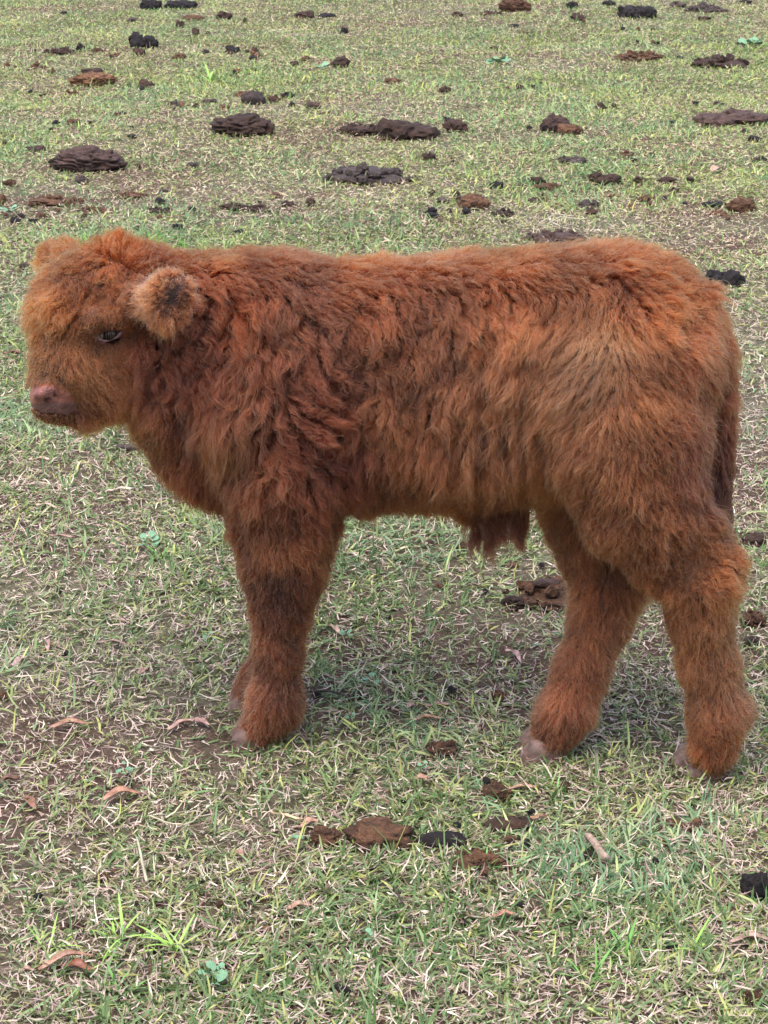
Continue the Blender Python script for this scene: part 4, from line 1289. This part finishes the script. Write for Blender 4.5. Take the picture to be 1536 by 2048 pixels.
 (1434, 431, 42, 14, 'crumb', 'orange', 'orange-brown heap in front of the thin black strip'),
 (1110, 492, 130, 40, 'crumb', 'purple', 'dark dung heap showing just over the calf back'),
 (1440, 576, 78, 44, 'cluster', 'black', 'black lumpy heap showing behind the calf rump'),
 # middle distance, round the legs
 (1120, 1226, 215, 76, 'crumb', 'brown', 'broad brown crumbled heap behind the far hind leg'),
 (1030, 1226, 62, 30, 'clod', 'dark', 'dark lump at the left end of the broad brown crumbled heap'),
 (1090, 1205, 56, 20, 'log', 'purple', 'purple-brown log lying on the broad crumbled heap'),
 (1512, 1097, 54, 28, 'clod', 'dark', 'dark clod right of the calf hock at the right edge'),
 (1506, 1255, 62, 62, 'crumb', 'brown', 'brown crumbly heap cut by the right edge beside the hock'),
 (1500, 1292, 34, 22, 'clod', 'dark', 'dark clod in front of the heap beside the hock'),
 (1026, 1147, 26, 18, 'clod', 'brown', 'small brown clod below the belly tuft'),
 (957, 1160, 30, 18, 'crumb', 'brown', 'small loose heap below and left of the belly tuft'),
 (858, 1100, 20, 15, 'clod', 'dark', 'small dark clod in the grass under the belly'),
 (878, 1185, 26, 12, 'crumb', 'brown', 'faint brown crumbs in the middle of the grass under the belly'),
 (995, 1400, 42, 34, 'crumb', 'brown', 'brown crumbly clod left of the far hind fetlock'),
 (888, 1518, 92, 54, 'crumb', 'brown', 'broad brown crumbly heap left of the far hind hoof'),
 (1003, 1513, 34, 18, 'crumb', 'brown', 'low brown heap between the broad heap and the far hind hoof'),
 # foreground
 (993, 1603, 62, 42, 'clod', 'brown', 'rounded brown fibrous clod below the far hind hoof'),
 (1050, 1578, 22, 16, 'clod', 'orange', 'small orange-brown clod beside the rounded fibrous clod'),
 (650, 1696, 66, 42, 'clod', 'brown', 'round straw-brown clod at the left end of the foreground row'),
 (757, 1706, 142, 66, 'pat', 'brown', 'large split brown and black pat in the foreground row'),
 (887, 1697, 108, 36, 'log', 'black', 'smooth black log-shaped dung right of the split pat'),
 (1018, 1660, 102, 32, 'log', 'dark', 'dark brown curved strip above the foreground row'),
 (960, 1750, 126, 64, 'crumb', 'brown', 'brown flaky heap in front of the black log-shaped dung'),
 (1350, 1655, 46, 24, 'clod', 'brown', 'brown clod below the near hind hoof, larger of two'),
 (1392, 1656, 28, 26, 'clod', 'brown', 'brown clod below the near hind hoof, smaller of two'),
 (1395, 1737, 38, 20, 'crumb', 'dark', 'dark crumbly heap below the two brown clods'),
 (1177, 1722, 26, 26, 'clod', 'dark', 'dark lump standing in for the hole at the end of the pale stick'),  # lump added in place of a dark hole
 (1514, 1800, 66, 54, 'pat', 'black', 'black hollow pat cut by the right edge in the foreground'),
 (1510, 2010, 54, 48, 'crumb', 'brown', 'brown crumbly clod cut by the right edge in the bottom corner'),
 (205, 1768, 40, 22, 'crumb', 'brown', 'brown flaky heap in the left foreground, nearer of two'),
 (238, 1756, 32, 18, 'crumb', 'brown', 'brown flaky heap in the left foreground, farther of two'),
 (148, 1868, 56, 20, 'crumb', 'dark', 'thin dark crumbly heap above the two curled leaves'),
 (328, 1829, 46, 20, 'crumb', 'dark', 'dark red-brown heap in the left foreground grass'),
 (538, 1872, 30, 16, 'clod', 'brown', 'small brown clod in the foreground left of the middle'),
 (8, 1412, 22, 22, 'clod', 'brown', 'brown clod cut by the left edge beside the front hooves'),
 # black droppings
 (257, 1582, 17, 15, 'pellet', 'black', 'black pellet next to the mint weed below the front hooves'),
 (77, 1804, 20, 16, 'pellet', 'black', 'black pellet near the left edge in the foreground'),
 (672, 1994, 26, 22, 'pellet', 'black', 'paired black pellet at the bottom edge, browner of two'),
 (690, 1999, 24, 22, 'pellet', 'black', 'paired black pellet at the bottom edge, blacker of two'),
 (243, 2006, 14, 14, 'pellet', 'black', 'small black pellet at the bottom edge below the curled leaves'),
 (497, 1817, 20, 12, 'pellet', 'black', 'flat black pellet in the foreground left of the middle'),
 (1345, 1900, 34, 16, 'pellet', 'black', 'black oblong dropping in the right foreground grass'),
 (930, 1858, 18, 11, 'pellet', 'black', 'black dropping beside the pale orange leaf in the foreground'),
 (1037, 1820, 24, 14, 'pellet', 'black', 'dark dropping in green grass below the flaky heap'),
 (118, 1190, 14, 13, 'pellet', 'black', 'black pellet on bare soil left of the front legs'),
 (132, 1317, 16, 14, 'pellet', 'black', 'black pellet beside the pinkish upright leaf at left'),
 (715, 1394, 20, 14, 'pellet', 'black', 'black pellet behind the near fore fetlock, farther from the leg'),
 (634, 1395, 17, 11, 'pellet', 'black', 'black pellet behind the near fore fetlock, touching distance of the leg'),
 (478, 1340, 18, 11, 'pellet', 'black', 'black pellet just in front of the far fore leg'),
]
BLOCK = []
DUNG_AT = []
for i, (u, v, w, h, style, tone, label) in enumerate(DUNG):
    x, y = on_ground(u, v)
    dist = math.hypot(y - CAM[1], CAM[2]); s = F_PX / float(depth_of(np.array([x, y, 0.0])))
    sa = CAM[2] / dist
    wm = w / s
    dm = wm * (.75 if style not in ('log', 'pat', 'coil') else (.45 if style == 'log' else .8))
    dm = min(dm, .95 * h / s / max(sa, .12))
    hm = max((h / s - .55 * dm * sa) / math.sqrt(1 - sa * sa), .22 * wm)
    hm = min(hm, 1.0 * wm)
    y = y + dm * .42
    x = x * (1 + .42 * dm / dist)
    hm *= .95 if style in ('pat', 'coil') else .82
    DUNG_AT.append((x, y, wm, dm, hm))
    if w >= 18: BLOCK.append((x, y, wm * .44, dm * .40))
def build_dung():
    for i, ((u, v, w, h, style, tone, label), (x, y, wm, dm, hm)) in enumerate(zip(DUNG, DUNG_AT)):
        nm, cat, grp = NAMES[style]
        me = dung_mesh(style, wm * 1.04, dm * 1.04, hm * 1.08, i + 1, w > 55)
        me.name = nm
        o = bpy.data.objects.new(nm, me); COL.objects.link(o)
        lift = .02 if label.startswith('purple-brown log') else 0
        o.location = (x, y, float(ground_z(x, y)) + .003 + lift)
        o.rotation_euler = (0, 0, random.uniform(-.25, .25))
        t = np.array(TONE[tone]) * random.uniform(.8, 1.2)
        o.color = (*t, 1)
        tag(o, label, cat, grp)
build_dung()

# tiny crumbs, each beside the heap it fell from
def build_crumbs():
    r = np.random.default_rng(77)
    meshes = [dung_mesh('clod', .022, .018, .013, 900 + k, False) for k in range(6)]
    for m in meshes: m.name = 'dung_crumb'
    k = 0; done = set()
    pick = [i for i in range(len(DUNG)) if len(DUNG[i][6].split()) <= 9 and DUNG[i][4] != 'pellet' and not 440 < DUNG[i][1] < 900 and 40 < DUNG[i][0] < 1490]
    r.shuffle(pick)
    for i in (pick[:84] + pick[10:75]):
        x, y, wm, dm, hm = DUNG_AT[i]
        side = ('left of', 'right of', 'in front of')[(int(i) + k) % 3]
        if (i, side) in done: continue
        done.add((i, side))
        q = r.uniform(.03, .07)
        if side == 'left of': x -= wm * .5 + q; y += r.uniform(-.02, .02)
        elif side == 'right of': x += wm * .5 + q; y += r.uniform(-.02, .02)
        else: y -= dm * .5 + q * 1.6; x += r.uniform(-.3, .3) * wm
        if any(((x - b[0]) / (b[2] + .015)) ** 2 + ((y - b[1]) / (b[3] + .015)) ** 2 < 1 for b in BLOCK): continue
        s = r.uniform(.6, 1.3) * (1.2 if y > 2 else .8)
        o = bpy.data.objects.new('dung_crumb', meshes[k % 6]); COL.objects.link(o); k += 1
        o.location = (x, y, float(ground_z(x, y)) + .006); o.scale = (s * r.uniform(.8, 1.5), s, s); o.rotation_euler = (0, 0, r.uniform(0, 6.28))
        o.color = (*TONE[str(r.choice(['dark', 'brown', 'dark', 'black']))], 1)
        tag(o, 'tiny crumb just ' + side + ' the ' + DUNG[i][6], 'dung crumb', 'tiny dung crumbs loose in the grass')
build_crumbs()

# ------------------------------------------------------------------ fallen leaves: two ends in the photograph, width, colour, arch
LEAVES = [
 (50, 1606, 74, 1634, 20, (.30, .15, .09), .10, 'curled orange-brown leaf near the left edge below the front hooves'),
 (203, 1618, 284, 1604, 17, (.36, .18, .11), .12, 'long orange-brown leaf lying flat in the left foreground'),
 (-8, 1582, 38, 1570, 12, (.17, .085, .055), .12, 'dark brown leaf tip poking in from the left edge'),
 (100, 1470, 182, 1462, 17, (.36, .19, .12), .05, 'broad orange-brown leaf left of the near front hoof'),
 (335, 1474, 396, 1452, 13, (.52, .33, .26), .06, 'pinkish long leaf beside the near front hoof'),
 (386, 1452, 424, 1464, 12, (.46, .27, .23), .06, 'pinkish leaf end crossing the long leaf by the hoof'),
 (84, 1288, 97, 1316, 11, (.52, .30, .26), .10, 'pinkish upright leaf standing in grass at the left'),
 (26, 1350, 56, 1330, 14, (.52, .38, .32), .08, 'pale pink leaf near the left edge'),
 (600, 1662, 638, 1648, 16, (.50, .29, .21), .12, 'pale orange leaf left of the round straw-brown clod'),
 (540, 1632, 606, 1648, 6, (.60, .47, .27), .05, 'narrow yellow leaf pointing to the pale orange one'),
 (824, 1450, 884, 1444, 13, (.44, .24, .15), .10, 'tan leaf lying between the front and hind hooves'),
 (812, 1424, 828, 1416, 12, (.56, .36, .32), .12, 'small round pink leaf above the tan leaf'),
 (850, 1420, 900, 1416, 9, (.44, .27, .22), .06, 'faint brown leaf in grass just right of the small pink leaf'),
 (1008, 1588, 1078, 1583, 8, (.42, .24, .17), .05, 'thin reddish leaf pointing away from the rounded fibrous clod'),
 (1060, 1642, 1100, 1637, 13, (.44, .23, .15), .10, 'orange leaf at the end of the dark curved strip'),
 (820, 1566, 856, 1560, 14, (.44, .25, .17), .10, 'brown leaf in the grass left of the rounded fibrous clod'),
 (985, 1848, 1030, 1842, 18, (.47, .24, .16), .16, 'pale orange leaf in the foreground grass'),
 (575, 1832, 622, 1826, 15, (.46, .27, .19), .10, 'washed orange leaf in the foreground left of the middle'),
 (1458, 1897, 1548, 1893, 21, (.34, .23, .17), .12, 'wide pale brown leaf cut by the right edge in the foreground'),
 (78, 1952, 190, 1924, 17, (.42, .23, .15), .22, 'long curled orange leaf lying over the dark leaf'),
 (122, 1944, 186, 1952, 26, (.27, .105, .06), .12, 'broad glossy red-brown leaf under the curled orange leaf'),
 (40, 1958, 70, 1955, 14, (.44, .28, .20), .06, 'short tan leaf left of the curled orange leaf'),
 (218, 998, 268, 994, 8, (.66, .56, .42), .06, 'cream stalk-like leaf below the calf chest at left'),
 (72, 1024, 116, 1031, 8, (.56, .38, .29), .06, 'pale tan leaf in the bare ground below the muzzle'),
 (660, 1262, 684, 1282, 12, (.58, .38, .28), .08, 'pale orange leaf right of the near fore cannon'),
 (1010, 1312, 1042, 1338, 11, (.58, .36, .32), .12, 'twisted pink leaf left of the far hind leg'),
 (276, 1364, 295, 1352, 13, (.50, .30, .25), .10, 'small pink leaf between the upright leaf and the front hooves'),
 (60, 928, 104, 926, 10, (.56, .38, .29), .08, 'tan leaf below the calf chin near the left edge'),
 (120, 876, 140, 880, 12, (.56, .42, .36), .08, 'pale pink leaf just under the calf chin'),
 (1422, 346, 1450, 340, 16, (.56, .35, .27), .08, 'pale orange leaf in the far grass above the rump'),
 (8, 714, 52, 716, 14, (.26, .11, .08), .05, 'red-brown leaf in the grass left of the muzzle'),
 (100, 1086, 150, 1090, 7, (.38, .24, .19), .05, 'thin brown leaf on the bare patch at the left'),
 (470, 1718, 488, 1726, 16, (.44, .26, .19), .10, 'small orange leaf in green grass in front of the front hooves'),
 (195, 1297, 260, 1303, 6, (.30, .19, .15), .12, 'narrow dark brown leaf left of the fore legs'),
]
def build_leaf(u0, v0, u1, v1, wpx, colr, arch, label):
    a = np.array(on_ground(u0, v0)); b = np.array(on_ground(u1, v1))
    s = F_PX / float(depth_of(np.array([a[0], a[1], 0.0])))
    L = float(np.linalg.norm(b - a)); w = wpx / s
    n, m = 12, 5
    r = random.Random(label)
    sick = r.uniform(-.14, .14); twist = r.uniform(-1.2, 1.2); r_arch = r.uniform(.25, .9)
    vs, fs = [], []
    for i in range(n + 1):
        t = i / n
        prof = math.sin(math.pi * t ** .85) ** .8 * (.5 * w) + .0004
        if t < .06: prof = .0006
        yc = sick * L * math.sin(math.pi * t); zc = arch * L * math.sin(math.pi * t) * r_arch
        for j in range(m):
            q = (j / (m - 1)) * 2 - 1
            tw = twist * (t - .5)
            dz = abs(q) * prof * .45
            x = L * (t - .5); y = yc + q * prof * math.cos(tw); z = zc + dz + q * prof * math.sin(tw) * .6
            vs.append((x, y, z + .0015 * math.sin(9 * t + 3 * q)))
    for i in range(n):
        for j in range(m - 1):
            k = i * m + j
            fs.append((k, k + 1, k + m + 1, k + m))
    o = mesh_obj('fallen_leaf', vs, fs, M_LEAF)
    md = o.modifiers.new('thickness', 'SOLIDIFY'); md.thickness = .0005
    c = (a + b) / 2
    o.location = (c[0], c[1], float(ground_z(c[0], c[1])) + .009)
    o.rotation_euler = (r.uniform(-.2, .2), 0, math.atan2(b[1] - a[1], b[0] - a[0]))
    o.color = (*colr, 1)
    tag(o, label, 'leaf', 'fallen leaves in the grass')
for L in LEAVES: build_leaf(*L)

# ------------------------------------------------------------------ sticks and straws
def stick(name, pts, r0, r1, mat, label, cat, lift=.012, group=None):
    """pts: photograph pixels on the ground, radii in px"""
    q = []
    for (u, v) in pts:
        x, y = on_ground(u, v); q.append((x, y, float(ground_z(x, y)) + lift))
    q = np.array(q); s = F_PX / float(depth_of(q[0]))
    # resample
    t = np.linspace(0, len(q) - 1, 11); i = np.clip(t.astype(int), 0, len(q) - 2); f = (t - i)[:, None]
    c = q[i] * (1 - f) + q[i + 1] * f
    c = c + np.stack([fbm(xy3(t * .6, 0 * t, len(label)), 2) * .003, fbm(xy3(t * .6, 3 + 0 * t, 2), 2) * .003, 0 * t + abs(np.sin(t)) * .001], -1)
    vs, fs = [], []
    for k in range(len(c)):
        d = unit(c[min(k + 1, len(c) - 1)] - c[max(k - 1, 0)])
        x = unit(np.cross(d, np.array([0, 0, 1.0]))); y = np.cross(x, d)
        R = (r0 + (r1 - r0) * k / (len(c) - 1)) / s
        for j in range(8):
            a = 2 * math.pi * j / 8
            vs.append(c[k] + (x * math.cos(a) + y * math.sin(a)) * R * (1 + .25 * math.sin(3.1 * k + 2.2 * j)))
    for k in range(len(c) - 1):
        for j in range(8):
            fs.append((k * 8 + j, k * 8 + (j + 1) % 8, (k + 1) * 8 + (j + 1) % 8, (k + 1) * 8 + j))
    fs.append(tuple(range(7, -1, -1))); fs.append(tuple(range((len(c) - 1) * 8, len(c) * 8)))
    o = mesh_obj(name, vs, fs, mat)
    tag(o, label, cat, group)
    return o
stick('stick', [(1172, 1684), (1196, 1712), (1214, 1738)], 7, 9, M_WOOD, 'pale knotty stick lying in the right foreground grass', 'stick', .016)
stick('stick', [(236, 904), (268, 906), (297, 907)], 6.5, 7, M_WOODD, 'dark charred stick under the calf chest', 'stick', .010)
stick('twig', [(276, 1706), (286, 1758), (296, 1800)], 2.2, 3.2, M_STRAW, 'pale upright dry stem in the left foreground', 'twig', .022)
stick('twig', [(300, 1660), (340, 1680), (382, 1686), (440, 1624)], 1.6, 1.4, M_STRAW, 'thin bent dry stem across the left foreground grass', 'twig', .02)
stick('twig', [(64, 1244), (110, 1238), (168, 1228)], 1.8, 1.5, M_STRAW, 'thin straw lying on bare soil at the left', 'twig', .01)
stick('twig', [(600, 1392), (660, 1390), (706, 1402)], 2.5, 2, M_WOODD, 'thin dark twig behind the near fore fetlock', 'twig', .008)
stick('twig', [(790, 1808), (800, 1836), (806, 1846)], 2.4, 1.6, M_WOODD, 'dark short twig standing in the foreground grass', 'twig', .02)
stick('twig', [(1140, 1738), (1190, 1732), (1230, 1733)], 3, 2, M_WOODD, 'dark twig crossing under the pale knotty stick', 'twig', .006)
for k, (pts, lab) in enumerate([([(1082, 478), (1110, 462), (1146, 468)], 'arched straw on the dung heap behind the calf back, largest arch'),
                                ([(1094, 482), (1118, 469), (1162, 474)], 'flat straw on the dung heap behind the calf back')]):
    stick('straw', pts, 1.3, 1.0, M_STRAW, lab, 'straw', .045)

# ------------------------------------------------------------------ pale weeds: a rosette of rounded leaves
WEEDS = [(430, 1980, 92, 9, 'mint green weed with round leaves at the bottom edge, largest rosette'), (597, 1696, 36, 6, 'pale mint weed left of the round straw-brown clod'),
         (252, 1566, 46, 7, 'pale mint weed beside a black pellet below the front hooves'), (845, 1548, 36, 6, 'grey-green weed below the broad brown heap'),
         (742, 1376, 46, 7, 'grey-green weed behind the near fore fetlock'), (690, 1288, 46, 7, 'silvery weed right of the near fore cannon'),
         (300, 1104, 56, 8, 'leafy green weed below the calf chest'), (418, 1296, 36, 6, 'silvery weed left of the fore cannons'),
         (740, 1900, 40, 6, 'mint weed in the middle of the foreground'), (642, 142, 50, 7, 'pale mint weed next to the angular dark clod far back'),
         (996, 128, 60, 8, 'whitish weed in the far grass right of the tilted clod'), (1500, 92, 70, 8, 'whitish weed patch at the right edge far back'),
         (700, 1450, 30, 6, 'silvery weed between the front and hind hooves'), (20, 432, 50, 8, 'mint clover at the left edge above the calf head')]
def weed_leaf_mesh():
    vs = [(0, 0, 0)]; fs = []
    n = 10
    for k in range(n + 1):
        a = -2.6 + 5.2 * k / n
        R = 1 - .12 * math.cos(3 * a)
        vs.append((.55 + .5 * R * math.cos(a), .46 * R * math.sin(a), .10 * math.cos(2 * a) + .12))
    vs.append((.5, 0, .02))
    for k in range(1, n + 1): fs.append((len(vs) - 1, k, k + 1))
    fs.append((0, 1, len(vs) - 1)); fs.append((0, len(vs) - 1, n + 1))
    me = bpy.data.meshes.new('leaf'); me.from_pydata(vs, [], fs); me.update()
    me.polygons.foreach_set('use_smooth', np.ones(len(me.polygons), bool)); me.materials.append(M_WEED)
    return me
WLM = weed_leaf_mesh()
def build_weed(u, v, wpx, n, label):
    x, y = on_ground(u, v); s = F_PX / float(depth_of(np.array([x, y, 0.0])))
    root = bpy.data.objects.new('weed', None); COL.objects.link(root); root.location = (x, y, float(ground_z(x, y)) + .004)
    root.empty_display_size = .02
    tag(root, label, 'weed', 'pale weeds among the grass')
    r = random.Random(label); R = wpx / s * .5
    for k in range(n):
        o = bpy.data.objects.new('leaf', WLM); COL.objects.link(o); o.parent = root
        a = 6.283 * k / n + r.uniform(-.4, .4); sc_ = R * r.uniform(.42, .62); q = R * r.uniform(.0, .45)
        o.location = (q * math.cos(a), q * math.sin(a), r.uniform(.006, .016)); o.scale = (sc_, sc_ * r.uniform(.8, 1.1), sc_)
        o.rotation_euler = (r.uniform(-.3, .3), r.uniform(-.6, .1), a)
for w in WEEDS: build_weed(*w)

# ------------------------------------------------------------------ longer tufts
M_LIME = mat_plain('lime_blade', tuple(srgb(150, 186, 84)), .45, .4, .2, 60)
M_GREENB = mat_plain('green_blade', tuple(srgb(104, 150, 70)), .45, .4, .25, 60)
TUFTS = [(100, 1902, 70, 9, M_LIME, 'broad lime green tuft above the curled leaves'), (205, 1925, 60, 7, M_LIME, 'lime green tuft growing behind the curled leaves'),
         (232, 1880, 80, 10, M_LIME, 'yellow-green tuft right of the lime tufts in the left foreground'), (350, 1905, 95, 12, M_LIME, 'tall bright tuft in the middle of the left foreground'),
         (245, 1985, 70, 10, M_GREENB, 'dark green tuft at the bottom edge right of the curled leaves'), (1395, 1905, 90, 6, M_LIME, 'upright lime blades in the right foreground'),
         (1240, 1900, 80, 12, M_GREENB, 'deep green tuft in the right foreground'), (1120, 1590, 50, 10, M_GREENB, 'green tuft below the far hind hoof'),
         (318, 1120, 40, 9, M_GREENB, 'dark green tuft left of the fore legs'), (960, 1740, 60, 7, M_GREENB, 'green tuft growing through the flaky heap'),
         (1180, 1960, 80, 12, M_GREENB, 'deep green tuft near the bottom edge right of the middle'), (420, 165, 60, 9, M_LIME, 'bright green tuft in the far left grass'),
         (1510, 100, 40, 8, M_LIME, 'yellow tuft at the right edge far back')]
def build_tuft(u, v, hpx, n, mat, label):
    x, y = on_ground(u, v); s = F_PX / float(depth_of(np.array([x, y, 0.0])))
    root = bpy.data.objects.new('grass_tuft', None); COL.objects.link(root); root.location = (x, y, float(ground_z(x, y)))
    root.empty_display_size = .02
    tag(root, label, 'grass tuft', 'longer grass tufts')
    r = random.Random(label)
    for k in range(n):
        L = hpx / s * r.uniform(.65, 1.15); w = L * r.uniform(.05, .10); th = r.uniform(.2, 1.1); kap = r.uniform(.2, .9)
        vs, fs = [], []; cx = cz = 0
        for i in range(6):
            t = i / 5
            if i: a = th + kap * t; cx += L / 5 * math.sin(a); cz += L / 5 * math.cos(a)
            hw = .5 * w * (.6 + 1.2 * t - 1.75 * t * t) + .0002
            vs += [(cx, -hw, cz), (cx - .25 * hw, 0, cz - .3 * hw), (cx, hw, cz)]
        for i in range(5):
            for j in (0, 1): fs.append((i * 3 + j, i * 3 + j + 1, i * 3 + j + 4, i * 3 + j + 3))
        o = mesh_obj('blade', vs, fs, mat, root)
        o.location = (r.uniform(-.008, .008), r.uniform(-.008, .008), 0); o.rotation_euler = (0, 0, r.uniform(0, 6.28))
for t in TUFTS: build_tuft(*t)

grow_grass('grass', 1900000, 31, -1.35, 13.5, 'green', 'short green grass blades growing over the whole paddock',
           fringe=[(*P(500, 1462, -.072)[:2], .036), (*P(1080, 1492, -.105)[:2], .042), (*P(1420, 1525, -.158)[:2], .046), (*P(490, 1400, .036)[:2], .03)])
grow_grass('dead_thatch', 1480000, 32, -1.35, 13.5, 'dry', 'pale dry grass clippings and thatch lying between the green blades')
outer_turf()
print('done', round(time.time() - T0, 1))
